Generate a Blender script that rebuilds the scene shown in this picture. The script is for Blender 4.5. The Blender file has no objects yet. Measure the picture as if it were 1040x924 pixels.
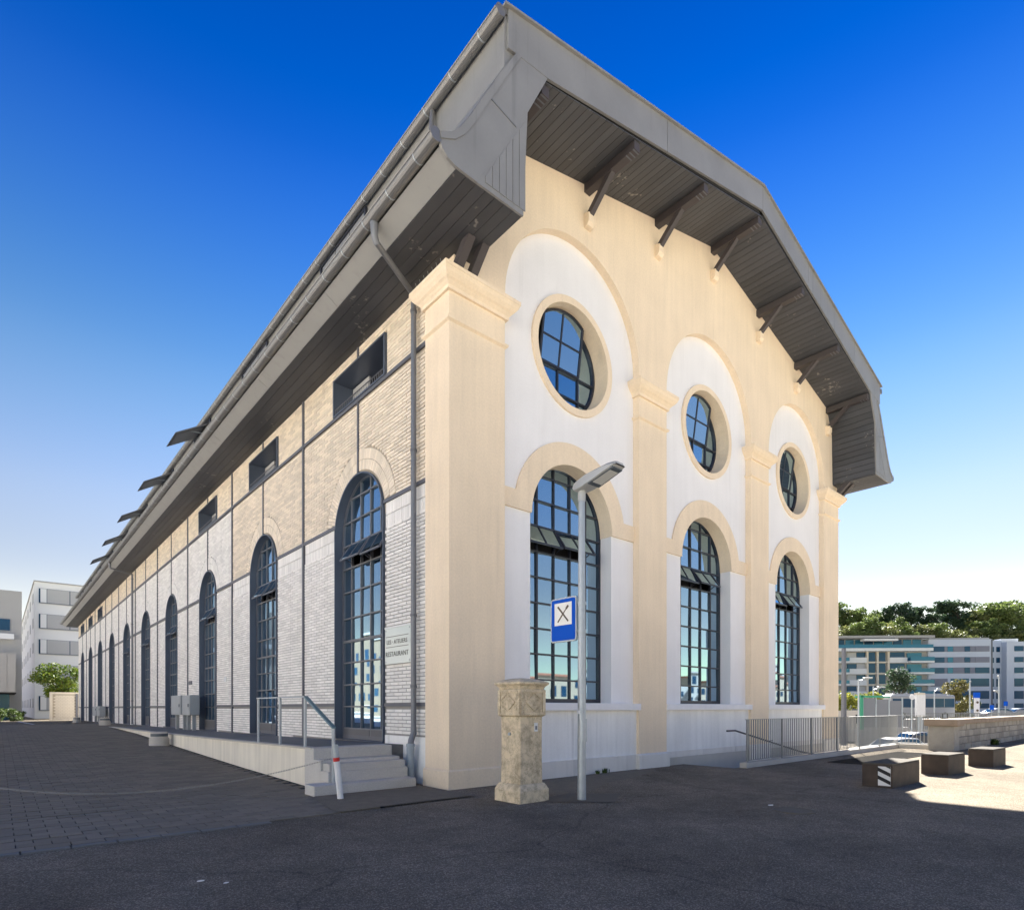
import bpy, bmesh, math, random
from mathutils import Vector, Matrix
from mathutils.geometry import tessellate_polygon
random.seed(7)
R = math.radians
scene = bpy.context.scene
COL = scene.collection

# ------------------------------------------------------------------ camera, sky, sun, exposure
cd = bpy.data.cameras.new('camera'); cam = bpy.data.objects.new('camera', cd); COL.objects.link(cam)
cam.location = (-6.2305, -8.9354, 1.5)
cam.rotation_euler = (R(90), 0, R(-40.946))
cd.sensor_fit = 'HORIZONTAL'; cd.sensor_width = 36; cd.lens = 603 / 1040 * 36
cd.shift_y = (718.5 - 462) / 1040
cd.clip_start = .05; cd.clip_end = 2000
scene.camera = cam
SUN = Vector((1.42, .66, 1.0)).normalized()
w = bpy.data.worlds.new('World'); scene.world = w; w.use_nodes = True
nt = w.node_tree; nt.nodes.clear()
sky = nt.nodes.new('ShaderNodeTexSky'); sky.sky_type = 'NISHITA'; sky.sun_disc = False
sky.sun_elevation = math.asin(SUN.z); sky.sun_rotation = math.atan2(SUN.x, SUN.y)
sky.altitude = 400; sky.air_density = 1.0; sky.dust_density = 0.; sky.ozone_density = 3.0
# the photograph's deep, polarised blue: the same tint by height all round the sky
tcw = nt.nodes.new('ShaderNodeTexCoord'); sxyz = nt.nodes.new('ShaderNodeSeparateXYZ'); nt.links.new(tcw.outputs['Generated'], sxyz.inputs[0])
rmp = nt.nodes.new('ShaderNodeValToRGB'); rmp.color_ramp.interpolation = 'CARDINAL'; el = rmp.color_ramp.elements
el[0].position = 0.; el[0].color = (1.95, 1.36, .90, 1); el[1].position = 1.; el[1].color = (.02, .15, .38, 1)
for ps, c_ in ((.09, (1.50, 1.04, .74)), (.18, (1.15, .82, .64)), (.31, (1.02, .87, .80)), (.47, (.46, .69, .83)), (.67, (.03, .32, .82))):
    e_ = el.new(ps); e_.color = (*c_, 1)
for e_ in el: e_.color = (e_.color[0] * .755, e_.color[1] * .74, e_.color[2] * .735, 1)
nt.links.new(sxyz.outputs[2], rmp.inputs[0])
mxw = nt.nodes.new('ShaderNodeMix'); mxw.data_type = 'RGBA'; mxw.blend_type = 'MULTIPLY'; mxw.inputs[0].default_value = 1
nt.links.new(sky.outputs[0], mxw.inputs[6]); nt.links.new(rmp.outputs[0], mxw.inputs[7])
bg = nt.nodes.new('ShaderNodeBackground'); bg.inputs[1].default_value = .05
wo = nt.nodes.new('ShaderNodeOutputWorld')
nt.links.new(mxw.outputs[2], bg.inputs[0]); nt.links.new(bg.outputs[0], wo.inputs[0])
sl = bpy.data.lights.new('sun', 'SUN'); sl.energy = 4.1; sl.angle = R(.5); sl.color = (1, .95, .87)
so = bpy.data.objects.new('sun', sl); COL.objects.link(so)
so.rotation_euler = SUN.to_track_quat('Z', 'Y').to_euler()
scene.view_settings.view_transform = 'Standard'; scene.view_settings.look = 'None'
scene.view_settings.exposure = 2.58; scene.view_settings.gamma = 1; scene.view_settings.use_curve_mapping = False
scene.render.engine = 'CYCLES'
scene.cycles.use_denoising = True; scene.cycles.max_bounces = 8; scene.cycles.diffuse_bounces = 5
scene.cycles.sample_clamp_indirect = 10

# ------------------------------------------------------------------ materials
def mat(name, col, rough=.8, var=0., vs=2., fine=0., fs=60., bump=0., bs=80., metal=0., island=0., spec=.5, streak=0., objrand=0., stretch=(1, 1, 1), drip=0.):
    m = bpy.data.materials.new(name); m.use_nodes = True
    n = m.node_tree.nodes; L = m.node_tree.links
    p = n['Principled BSDF']; p.inputs['Roughness'].default_value = rough; p.inputs['Metallic'].default_value = metal
    p.inputs['Specular IOR Level'].default_value = spec
    tc = n.new('ShaderNodeTexCoord')
    terms = []
    def noise(scale, det=4, st=None):
        t = n.new('ShaderNodeTexNoise'); t.inputs['Scale'].default_value = scale; t.inputs['Detail'].default_value = det
        if st:
            mp = n.new('ShaderNodeMapping'); mp.inputs['Scale'].default_value = st
            L.new(tc.outputs['Object'], mp.inputs[0]); L.new(mp.outputs[0], t.inputs[0])
        else:
            L.new(tc.outputs['Object'], t.inputs[0])
        return t.outputs[0]
    def term(sock, amt):
        a = n.new('ShaderNodeMath'); a.operation = 'MULTIPLY_ADD'
        L.new(sock, a.inputs[0]); a.inputs[1].default_value = amt; a.inputs[2].default_value = -amt * .5
        terms.append(a.outputs[0])
    if var: term(noise(vs, 5, stretch if stretch != (1, 1, 1) else None), var * 2)
    if fine: term(noise(fs, 2), fine * 2)
    if streak: term(noise(1.6, 4, (3.5, 3.5, .25)), streak * 2)
    if drip:
        r_ = n.new('ShaderNodeMapRange'); r_.inputs[1].default_value = .56; r_.inputs[2].default_value = .70; r_.inputs[3].default_value = .5; r_.inputs[4].default_value = -.5
        L.new(noise(1.0, 5, (5.5, 5.5, .22)), r_.inputs[0]); r2 = n.new('ShaderNodeMath'); r2.operation = 'MULTIPLY'
        m2 = n.new('ShaderNodeMapRange'); m2.inputs[1].default_value = .42; m2.inputs[2].default_value = .62; L.new(noise(.55, 3), m2.inputs[0])
        s2 = n.new('ShaderNodeMath'); s2.operation = 'SUBTRACT'; L.new(r_.outputs[0], s2.inputs[0]); s2.inputs[1].default_value = .5
        L.new(s2.outputs[0], r2.inputs[0]); L.new(m2.outputs[0], r2.inputs[1])
        a2 = n.new('ShaderNodeMath'); a2.operation = 'MULTIPLY'; L.new(r2.outputs[0], a2.inputs[0]); a2.inputs[1].default_value = drip; terms.append(a2.outputs[0])
    if island:
        g = n.new('ShaderNodeNewGeometry'); term(g.outputs['Random Per Island'], island * 2)
    if objrand:
        g = n.new('ShaderNodeObjectInfo'); term(g.outputs['Random'], objrand * 2)
    if terms:
        s = terms[0]
        for t in terms[1:]:
            a = n.new('ShaderNodeMath'); L.new(s, a.inputs[0]); L.new(t, a.inputs[1]); s = a.outputs[0]
        a = n.new('ShaderNodeMath'); a.inputs[1].default_value = 1.; L.new(s, a.inputs[0])
        h = n.new('ShaderNodeHueSaturation'); h.inputs['Color'].default_value = (*col, 1); L.new(a.outputs[0], h.inputs['Value'])
        L.new(h.outputs[0], p.inputs['Base Color'])
    else:
        p.inputs['Base Color'].default_value = (*col, 1)
    if bump:
        b = n.new('ShaderNodeBump'); b.inputs['Strength'].default_value = bump; b.inputs['Distance'].default_value = .01
        L.new(noise(bs, 3), b.inputs['Height']); L.new(b.outputs[0], p.inputs['Normal'])
    return m

def glass_mat(name, dark, refl, fac, rough=.02):
    m = bpy.data.materials.new(name); m.use_nodes = True
    n = m.node_tree.nodes; L = m.node_tree.links; n.remove(n['Principled BSDF'])
    d = n.new('ShaderNodeBsdfDiffuse'); d.inputs[0].default_value = (*dark, 1)
    g = n.new('ShaderNodeBsdfGlossy'); g.inputs[0].default_value = (*refl, 1); g.inputs['Roughness'].default_value = rough
    lw = n.new('ShaderNodeLayerWeight'); lw.inputs[0].default_value = .35
    a = n.new('ShaderNodeMath'); a.operation = 'MULTIPLY_ADD'; a.use_clamp = True
    L.new(lw.outputs['Fresnel'], a.inputs[0]); a.inputs[1].default_value = .8; a.inputs[2].default_value = fac
    mx = n.new('ShaderNodeMixShader'); L.new(a.outputs[0], mx.inputs[0]); L.new(d.outputs[0], mx.inputs[1]); L.new(g.outputs[0], mx.inputs[2])
    L.new(mx.outputs[0], n['Material Output'].inputs[0])
    return m

def asphalt_mat():
    m = bpy.data.materials.new('asphalt'); m.use_nodes = True
    n = m.node_tree.nodes; L = m.node_tree.links; p = n['Principled BSDF']; p.inputs['Roughness'].default_value = .9
    p.inputs['Specular IOR Level'].default_value = .03
    tc = n.new('ShaderNodeTexCoord')
    def nz(s, d=4, rough=.5):
        t = n.new('ShaderNodeTexNoise'); t.inputs['Scale'].default_value = s; t.inputs['Detail'].default_value = d; t.inputs['Roughness'].default_value = rough
        L.new(tc.outputs['Object'], t.inputs[0]); return t.outputs[0]
    def ramp(sock, stops):
        r = n.new('ShaderNodeValToRGB'); L.new(sock, r.inputs[0]); e = r.color_ramp.elements
        e[0].position, e[0].color = stops[0][0], (*[stops[0][1]] * 3, 1); e[1].position, e[1].color = stops[1][0], (*[stops[1][1]] * 3, 1)
        return r.outputs[0]
    def mul(a, b):
        x = n.new('ShaderNodeMix'); x.data_type = 'RGBA'; x.blend_type = 'MULTIPLY'; x.inputs[0].default_value = 1
        L.new(a, x.inputs[6]); L.new(b, x.inputs[7]); return x.outputs[2]
    v = n.new('ShaderNodeTexVoronoi'); v.inputs['Scale'].default_value = 105; L.new(tc.outputs['Object'], v.inputs[0])
    agg = n.new('ShaderNodeSeparateColor'); L.new(v.outputs['Color'], agg.inputs[0])
    speck = ramp(agg.outputs[0], ((.5, .84), (1., 2.0)))
    big = ramp(nz(.4, 7, .65), ((.34, .74), (.66, 1.2)))
    mid = ramp(nz(2.5, 6, .7), ((.3, .85), (.75, 1.18)))
    base = n.new('ShaderNodeRGB'); base.outputs[0].default_value = (.195, .166, .125, 1)
    c = mul(mul(mul(base.outputs[0], speck), big), mid)
    # thin meandering repair seams / cracks
    v2 = n.new('ShaderNodeTexVoronoi'); v2.feature = 'DISTANCE_TO_EDGE'; v2.inputs['Scale'].default_value = .13
    mpn = n.new('ShaderNodeTexNoise'); mpn.inputs['Scale'].default_value = 1.3; mpn.inputs['Detail'].default_value = 5; L.new(tc.outputs['Object'], mpn.inputs[0])
    vm = n.new('ShaderNodeMix'); vm.data_type = 'RGBA'; vm.blend_type = 'ADD'; vm.inputs[0].default_value = .55
    L.new(tc.outputs['Object'], vm.inputs[6]); L.new(mpn.outputs['Color'], vm.inputs[7]); L.new(vm.outputs[2], v2.inputs[0])
    c = mul(c, ramp(v2.outputs[0], ((.0, .74), (.0035, 1.))))
    L.new(c, p.inputs['Base Color'])
    b = n.new('ShaderNodeBump'); b.inputs['Strength'].default_value = .6; b.inputs['Distance'].default_value = .006
    L.new(v.outputs['Distance'], b.inputs['Height']); L.new(b.outputs[0], p.inputs['Normal'])
    return m

def foliage_mat(name, c1, c2):
    m = bpy.data.materials.new(name); m.use_nodes = True
    n = m.node_tree.nodes; L = m.node_tree.links; p = n['Principled BSDF']; p.inputs['Roughness'].default_value = .6
    g = n.new('ShaderNodeNewGeometry'); r = n.new('ShaderNodeValToRGB')
    r.color_ramp.elements[0].color = (*c1, 1); r.color_ramp.elements[1].color = (*c2, 1)
    L.new(g.outputs['Random Per Island'], r.inputs[0]); L.new(r.outputs[0], p.inputs['Base Color'])
    t = n.new('ShaderNodeBsdfTranslucent'); L.new(r.outputs[0], t.inputs[0])
    mx = n.new('ShaderNodeMixShader'); mx.inputs[0].default_value = .35
    L.new(p.outputs[0], mx.inputs[1]); L.new(t.outputs[0], mx.inputs[2]); L.new(mx.outputs[0], n['Material Output'].inputs[0])
    return m

M = {}
M['cream'] = mat('cream_plaster', (.85, .705, .525), .9, drip=.08, var=.12, vs=.9, fine=.10, fs=25, bump=.4, bs=60, streak=.09)
M['white'] = mat('white_plaster', (.85, .84, .84), .9, drip=.07, var=.06, vs=1.2, fine=.05, fs=40, bump=.35, bs=70, streak=.045)
M['dado'] = mat('dado_plaster', (.86, .85, .82), .9, drip=.20, var=.10, vs=1.0, fine=.06, fs=30, bump=.35, bs=60, streak=.14)
M['plinth'] = mat('plinth_plaster', (.74, .71, .66), .9, drip=.2, var=.12, vs=2, fine=.06, bump=.3, streak=.08)
M['brick_white'] = mat('white_brick', (.88, .85, .80), .55, drip=.10, var=.12, vs=1.0, fine=.03, island=.10, objrand=.08)
M['brick_cream'] = mat('cream_brick', (.84, .73, .58), .6, drip=.08, var=.12, vs=1.0, fine=.04, island=.13)
M['mortar'] = mat('mortar', (.30, .29, .275), .95, var=.1, fine=.1)
M['mortar_cream'] = mat('mortar_cream', (.42, .36, .28), .95, var=.1, fine=.1)
M['steel'] = mat('painted_steel', (.115, .12, .14), .5, var=.1, vs=3)
M['blue_steel'] = mat('blue_steel', (.085, .105, .145), .4, var=.1)
M['frame'] = mat('window_frame_paint', (.022, .026, .040), .4)
M['muntin'] = mat('muntin_paint', (.14, .145, .16), .45)
M['door'] = mat('door_paint', (.10, .10, .11), .5, var=.08)
M['glass'] = glass_mat('window_glass', (.012, .016, .024), (.56, .80, 1.0), .55)
M['dark'] = mat('unlit_black', (.012, .012, .014), .9)  # flat black, shade of rooms and openings put into the colour
M['zinc'] = mat('zinc_sheet', (.265, .265, .26), .55, drip=.22, var=.18, vs=1.2, fine=.04, fs=20, metal=.25)
M['zinc_light'] = mat('zinc_fascia', (.33, .33, .32), .6, drip=.15, var=.07, vs=1.5, metal=.1)
M['gutter'] = mat('gutter_zinc', (.22, .22, .22), .42, var=.1, vs=3, metal=.5)
M['soffit'] = mat('soffit_board', (.056, .060, .070), .55, var=.22, vs=1.2, objrand=.16, fine=.06)
def spotted(m):
    n = m.node_tree.nodes; L = m.node_tree.links; p = n['Principled BSDF']; tc = n.new('ShaderNodeTexCoord')
    a = n.new('ShaderNodeTexNoise'); a.inputs['Scale'].default_value = 9; a.inputs['Detail'].default_value = 2; L.new(tc.outputs['Object'], a.inputs[0])
    b = n.new('ShaderNodeTexNoise'); b.inputs['Scale'].default_value = 1.1; L.new(tc.outputs['Object'], b.inputs[0])
    c = n.new('ShaderNodeMath'); c.operation = 'MULTIPLY'; L.new(a.outputs[0], c.inputs[0]); L.new(b.outputs[0], c.inputs[1])
    r = n.new('ShaderNodeValToRGB'); L.new(c.outputs[0], r.inputs[0]); r.color_ramp.elements[0].position = .395; r.color_ramp.elements[1].position = .46
    x = n.new('ShaderNodeMix'); x.data_type = 'RGBA'; L.new(r.outputs[0], x.inputs[0]); L.new(p.inputs['Base Color'].links[0].from_socket, x.inputs[6]); x.inputs[7].default_value = (.22, .21, .20, 1)
    L.new(x.outputs[2], p.inputs['Base Color'])
spotted(M['soffit'])
M['grate_iron'] = mat('grate_iron', (.05, .047, .043), .95, spec=.02)
M['beam'] = mat('dark_beam', (.060, .052, .055), .6, var=.15, vs=4)
M['roof'] = mat('roof_metal', (.13, .13, .135), .5, var=.1)
M['pipe'] = mat('downpipe_paint', (.17, .18, .20), .45, var=.08, metal=.2)
M['pipe_low'] = mat('downpipe_shoe', (.29, .34, .38), .5, var=.08)
M['concrete'] = mat('concrete', (.50, .47, .42), .9, var=.16, vs=1.5, fine=.10, fs=40, bump=.3, bs=60)
M['concrete_dock'] = mat('dock_concrete', (.76, .71, .60), .9, var=.12, vs=1.2, fine=.05, streak=.25, bump=.25)
M['dock_top'] = mat('dock_paving', (.16, .158, .155), .9, var=.18, vs=1.5, fine=.12, fs=50)
M['step'] = mat('step_concrete', (.55, .53, .49), .9, var=.14, vs=2, fine=.2, fs=45, bump=.4, bs=90)
M['galv'] = mat('galvanised_steel', (.40, .44, .47), .45, var=.14, vs=9, fine=.07, metal=.45)
M['galv_d'] = mat('fence_steel', (.25, .26, .26), .5, var=.1, vs=6, metal=.3)
M['red'] = mat('red_paint', (.60, .015, .015), .5)
M['whitepaint'] = mat('white_paint', (.75, .75, .74), .6, var=.1, vs=6)
M['chain'] = mat('chain_steel', (.26, .25, .24), .5, metal=.4)
M['stone'] = mat('pillar_stone', (.66, .54, .36), .95, var=.38, vs=5, fine=.15, fs=45, bump=.6, bs=45, streak=.16)
def weathered(name, pale, dark, crack=.45):
    m = mat(name, pale, .95, bump=.7, bs=40)
    n = m.node_tree.nodes; L = m.node_tree.links; p = n['Principled BSDF']; tc = n.new('ShaderNodeTexCoord')
    def nz(sc, det, rough): 
        t = n.new('ShaderNodeTexNoise'); t.inputs['Scale'].default_value = sc; t.inputs['Detail'].default_value = det; t.inputs['Roughness'].default_value = rough; L.new(tc.outputs['Object'], t.inputs[0]); return t
    r = n.new('ShaderNodeValToRGB'); L.new(nz(4.5, 8, .72).outputs[0], r.inputs[0]); e = r.color_ramp.elements
    e[0].position, e[0].color = .33, (*dark, 1); e[1].position, e[1].color = .56, (*pale, 1)
    v = n.new('ShaderNodeTexVoronoi'); v.feature = 'DISTANCE_TO_EDGE'; v.inputs['Scale'].default_value = 4.2
    w_ = n.new('ShaderNodeMix'); w_.data_type = 'RGBA'; w_.blend_type = 'ADD'; w_.inputs[0].default_value = .5
    L.new(tc.outputs['Object'], w_.inputs[6]); L.new(nz(5, 6, .7).outputs['Color'], w_.inputs[7]); L.new(w_.outputs[2], v.inputs[0])
    k = n.new('ShaderNodeValToRGB'); L.new(v.outputs[0], k.inputs[0]); k.color_ramp.elements[0].color = (crack, crack * .9, crack * .8, 1); k.color_ramp.elements[1].position = .022
    x = n.new('ShaderNodeMix'); x.data_type = 'RGBA'; x.blend_type = 'MULTIPLY'; x.inputs[0].default_value = 1; L.new(r.outputs[0], x.inputs[6]); L.new(k.outputs[0], x.inputs[7])
    L.new(x.outputs[2], p.inputs['Base Color']); return m
M['stone'] = weathered('pillar_stone_weathered', (.74, .62, .43), (.36, .29, .19))
M['blue'] = mat('sign_blue', (.0, .09, .56), .6, spec=.15)
M['signwhite'] = mat('sign_white', (.88, .86, .80), .4)
M['signdark'] = mat('pictogram_brown', (.10, .07, .04), .5)
M['lampgrey'] = mat('lamp_housing', (.45, .46, .45), .45, var=.05, metal=.2)
M['lampdark'] = mat('lamp_rim', (.07, .09, .11), .4)
M['lens'] = mat('lamp_lens', (.62, .63, .60), .2)
M['plaque'] = mat('plaque_glass', (.66, .72, .68), .12, spec=.8)
M['ink'] = mat('plaque_ink', (.09, .09, .08), .6)
M['asphalt'] = asphalt_mat()
M['patch'] = mat('gravelly_asphalt', (.19, .160, .115), .95, var=.25, vs=6, fine=.55, fs=90, bump=.9, bs=110)
M['patch_dark'] = mat('repair_asphalt', (.135, .115, .085), .9, var=.12, vs=3, fine=.3, fs=110, bump=.4, bs=120)
M['paver'] = mat('paver', (.205, .175, .132), .9, var=.14, vs=1.2, fine=.15, fs=60, island=.14, objrand=.14)
M['paver_pale'] = mat('pale_kerb', (.17, .165, .155), .9, var=.15, fine=.15)
M['joint'] = mat('joint_sand', (.022, .021, .020), 1.)
M['pale_bounce_paving'] = mat('plaza_bounce_paving', (.74, .68, .60), .9, var=.08, vs=.5)
M['square_bounce_paving'] = mat('square_bounce_paving', (.42, .38, .33), .9, var=.1, vs=.5)
M['block'] = mat('block_side', (.060, .043, .032), .75, var=.7, vs=4, fine=.12, fs=40, bump=.3)
M['block_top'] = mat('block_top', (.11, .10, .085), .9, spec=.05, var=.3, vs=5, fine=.2)
M['pstone'] = mat('parapet_stone', (.34, .315, .275), .95, var=.25, vs=4, fine=.16, fs=40, bump=.6, bs=40, objrand=.2)
M['coping'] = mat('coping_stone', (.33, .255, .19), .95, var=.3, vs=3, fine=.16, bump=.4, objrand=.08)
M['cabinet'] = mat('cabinet_grey', (.35, .37, .38), .5, var=.06)
M['bldg_white'] = mat('render_white', (.74, .74, .73), .85, var=.04, vs=.3)
M['bldg_grey'] = mat('render_grey', (.36, .355, .345), .85, var=.06, vs=.5)
M['bldg_beige'] = mat('render_beige', (.66, .59, .49), .85, var=.05)
M['bldg_cool'] = mat('render_cool', (.48, .53, .62), .85, var=.05, vs=.2)
M['bldg_tan'] = mat('render_tan', (.36, .30, .23), .85, var=.06)
M['bldg_brown'] = mat('render_brown', (.20, .155, .11), .85, var=.08)
M['blind'] = mat('blind_grey', (.42, .42, .42), .7, var=.03)
M['blind_v'] = mat('blind_mauve', (.19, .20, .25), .7)
M['bglass'] = glass_mat('far_glass', (.012, .05, .10), (.35, .5, .75), .02, .08)
M['teal'] = glass_mat('teal_glass', (.02, .12, .20), (.3, .55, .75), .06, .1)
M['bark'] = mat('bark', (.09, .065, .045), .9, var=.2)
M['leaf_wood'] = foliage_mat('leaf_wood', (.075, .12, .03), (.20, .25, .075))
M['leaf_wood2'] = foliage_mat('leaf_olive', (.10, .13, .04), (.24, .25, .09))
M['leaf_dark'] = foliage_mat('leaf_dark', (.03, .06, .035), (.09, .14, .07))
M['leaf_bright'] = foliage_mat('leaf_bright', (.035, .10, .01), (.17, .20, .02))
M['leaf_bush'] = foliage_mat('leaf_bush', (.03, .06, .012), (.10, .15, .03))
M['leaf_yellow'] = foliage_mat('leaf_yellow', (.14, .18, .02), (.34, .32, .05))
M['leaf_auburn'] = foliage_mat('leaf_auburn', (.10, .10, .03), (.22, .19, .06))
M['hill'] = mat('hill_soil', (.05, .07, .03), 1., var=.3)
M['tyre'] = mat('tyre', (.02, .02, .02), .8)
M['car_silver'] = mat('car_silver', (.30, .31, .33), .25, metal=.3)
M['car_white'] = mat('car_white', (.34, .35, .36), .25)
M['car_dark'] = mat('car_dark', (.05, .06, .08), .25)
M['green'] = mat('green_sheet', (.03, .30, .17), .5)
M['grey_panel'] = mat('grey_panel', (.20, .21, .23), .5)
M['redlight'] = mat('tail_light', (.5, .02, .02), .3)
M['rail_teal'] = mat('handrail_teal', (.14, .24, .28), .45, metal=.3, var=.1)
M['terracotta'] = mat('roof_tile', (.33, .12, .07), .8, var=.1)

# ------------------------------------------------------------------ mesh helpers
class MB:
    def __init__(s): s.v = []; s.f = []
    def add(s, vs, fs):
        o = len(s.v); s.v += [tuple(p) for p in vs]; s.f += [tuple(i + o for i in f) for f in fs]; return s
    def box(s, x0, x1, y0, y1, z0, z1):
        return s.add([(x0, y0, z0), (x1, y0, z0), (x1, y1, z0), (x0, y1, z0), (x0, y0, z1), (x1, y0, z1), (x1, y1, z1), (x0, y1, z1)],
                     [(3, 2, 1, 0), (4, 5, 6, 7), (0, 1, 5, 4), (1, 2, 6, 5), (2, 3, 7, 6), (3, 0, 4, 7)])
    def prism(s, pts, a0, a1, axis='y'):
        """pts: 2D outline; y: (x,z), x: (y,z), z: (x,y); may be concave"""
        return s.plate(pts, [], a0, a1, axis)
    def plate(s, outer, holes, a0, a1, axis='y'):
        P = {'y': lambda u, v, a: (u, a, v), 'x': lambda u, v, a: (a, u, v), 'z': lambda u, v, a: (u, v, a)}[axis]
        loops = [outer] + list(holes); flat = [p for l in loops for p in l]
        tris = tessellate_polygon([[Vector((p[0], p[1], 0)) for p in l] for l in loops])
        n = len(flat)
        vs = [P(u, v, a0) for u, v in flat] + [P(u, v, a1) for u, v in flat]
        fs = [tuple(t) for t in tris] + [tuple(i + n for i in reversed(t)) for t in tris]
        o = 0
        for l in loops:
            k = len(l)
            for i in range(k):
                j = (i + 1) % k; fs.append((o + i, o + j, o + j + n, o + i + n))
            o += k
        return s.add(vs, fs)
    def bar(s, a, b, wd, ht=None, up=(0, 0, 1)):
        a = Vector(a); b = Vector(b); d = (b - a).normalized(); ht = ht or wd
        u = Vector(up); x = d.cross(u)
        if x.length < 1e-4: x = d.cross(Vector((1, 0, 0)))
        x.normalize(); y = x.cross(d).normalized(); vs = []
        for p in (a, b):
            for i, j in ((-1, -1), (1, -1), (1, 1), (-1, 1)): vs.append(p + x * (i * wd / 2) + y * (j * ht / 2))
        return s.add(vs, [(0, 1, 2, 3), (7, 6, 5, 4), (0, 4, 5, 1), (1, 5, 6, 2), (2, 6, 7, 3), (3, 7, 4, 0)])
    def tube(s, pts, r, n=10, cap=True):
        pts = [Vector(p) for p in pts]; rs = r if isinstance(r, (list, tuple)) else [r] * len(pts)
        vs = []; prev = None
        for i, p in enumerate(pts):
            d = (pts[min(i + 1, len(pts) - 1)] - pts[max(i - 1, 0)]).normalized()
            if prev is None:
                x = d.cross(Vector((0, 0, 1)));
                if x.length < .05: x = d.cross(Vector((1, 0, 0)))
            else: x = prev - d * prev.dot(d)
            x.normalize(); prev = x; y = d.cross(x)
            for k in range(n):
                t = 2 * math.pi * k / n; vs.append(p + (x * math.cos(t) + y * math.sin(t)) * rs[i])
        fs = []
        for i in range(len(pts) - 1):
            for k in range(n):
                q = (k + 1) % n; fs.append((i * n + k, i * n + q, (i + 1) * n + q, (i + 1) * n + k))
        if cap:
            fs.append(tuple(range(n - 1, -1, -1))); fs.append(tuple((len(pts) - 1) * n + k for k in range(n)))
        return s.add(vs, fs)
    def rings(s, x0, x1, y0, y1, prof, back=True):
        """stack of rectangles: prof = [(offset, z)], offset grows all sides (y1 side only if back)"""
        vs = []; fs = []
        for o, z in prof:
            yb = y1 + (o if back else 0)
            vs += [(x0 - o, y0 - o, z), (x1 + o, y0 - o, z), (x1 + o, yb, z), (x0 - o, yb, z)]
        for i in range(len(prof) - 1):
            for k in range(4):
                q = (k + 1) % 4; fs.append((i * 4 + k, i * 4 + q, i * 4 + 4 + q, i * 4 + 4 + k))
        m = (len(prof) - 1) * 4
        fs += [(3, 2, 1, 0), (m, m + 1, m + 2, m + 3)]
        return s.add(vs, fs)
    def disc(s, c, r, n, axis, t):
        pts = [(c[0] + r * math.cos(2 * math.pi * k / n), c[1] + r * math.sin(2 * math.pi * k / n)) for k in range(n)]
        return s.plate(pts, [], t[0], t[1], axis)
    def mesh(s, name):
        me = bpy.data.meshes.new(name); me.from_pydata(s.v, [], s.f); me.update(); return me
    def obj(s, name, m, parent=None, smooth=False, bevel=0., fix=True, world=True):
        me = s.mesh(name)
        if fix or bevel:
            bm = bmesh.new(); bm.from_mesh(me)
            bmesh.ops.recalc_face_normals(bm, faces=bm.faces)
            if bevel:
                ed = [e for e in bm.edges if len(e.link_faces) == 2 and e.calc_face_angle(0) > .6]
                bmesh.ops.bevel(bm, geom=ed, offset=bevel, segments=2, affect='EDGES', profile=.6, clamp_overlap=True)
            bm.to_mesh(me); bm.free()
        if smooth:
            me.polygons.foreach_set('use_smooth', [True] * len(me.polygons))
            try: me.set_sharp_from_angle(angle=R(40))
            except Exception: pass
        return link(name, me, m, parent, world)

def link(name, me, m, parent=None, world=True):
    o = bpy.data.objects.new(name, me); COL.objects.link(o)
    if m is not None and not me.materials: me.materials.append(M[m] if isinstance(m, str) else m)
    if parent is not None:
        o.parent = parent
        if world: o.matrix_parent_inverse = world_of(parent).inverted()
    return o

def world_of(o):
    mt = o.matrix_basis.copy()
    if o.parent: mt = world_of(o.parent) @ o.matrix_parent_inverse @ mt
    return mt

def tag(o, label=None, cat=None, group=None, kind=None):
    if label: o['label'] = label
    if cat: o['category'] = cat
    if group: o['group'] = group
    if kind: o['kind'] = kind
    return o

def thing(name, label, cat, loc=(0, 0, 0), rz=0, group=None):
    o = bpy.data.objects.new(name, None); COL.objects.link(o); o.empty_display_size = .2
    o.location = loc; o.rotation_euler = (0, 0, rz)
    return tag(o, label, cat, group)

def dup(o, loc=None, rz=None, label=None, scale=None, parent=None):
    c = o.copy(); COL.objects.link(c)
    if parent is not None: c.parent = parent
    if loc is not None: c.location = loc
    if rz is not None: c.rotation_euler = (0, 0, rz)
    if scale is not None: c.scale = scale if isinstance(scale, tuple) else (scale,) * 3
    if label: c['label'] = label
    for ch in list(o.children): dup(ch, parent=c)
    return c

def arc(cx, cz, r, a0, a1, n):
    return [(cx + r * math.cos(R(a0 + (a1 - a0) * i / n)), cz + r * math.sin(R(a0 + (a1 - a0) * i / n))) for i in range(n + 1)]

def clip(poly, conv):
    """clip convex poly by convex polygon conv (counter-clockwise)"""
    out = poly
    for i in range(len(conv)):
        a = conv[i]; b = conv[(i + 1) % len(conv)]; src = out; out = []
        if not src: return []
        side = lambda p: (b[0] - a[0]) * (p[1] - a[1]) - (b[1] - a[1]) * (p[0] - a[0])
        for j in range(len(src)):
            p = src[j]; q = src[(j + 1) % len(src)]; sp = side(p); sq = side(q)
            if sp >= 0: out.append(p)
            if (sp >= 0) != (sq >= 0):
                t = sp / (sp - sq); out.append((p[0] + (q[0] - p[0]) * t, p[1] + (q[1] - p[1]) * t))
    return out

def area(p): return abs(sum(p[i][0] * p[(i + 1) % len(p)][1] - p[(i + 1) % len(p)][0] * p[i][1] for i in range(len(p)))) / 2

def lerp_profile(tab, y):
    if y <= tab[0][0]: return tab[0][1]
    for (a, za), (b, zb) in zip(tab, tab[1:]):
        if y <= b: return za + (zb - za) * (y - a) / (b - a)
    return tab[-1][1]

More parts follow.
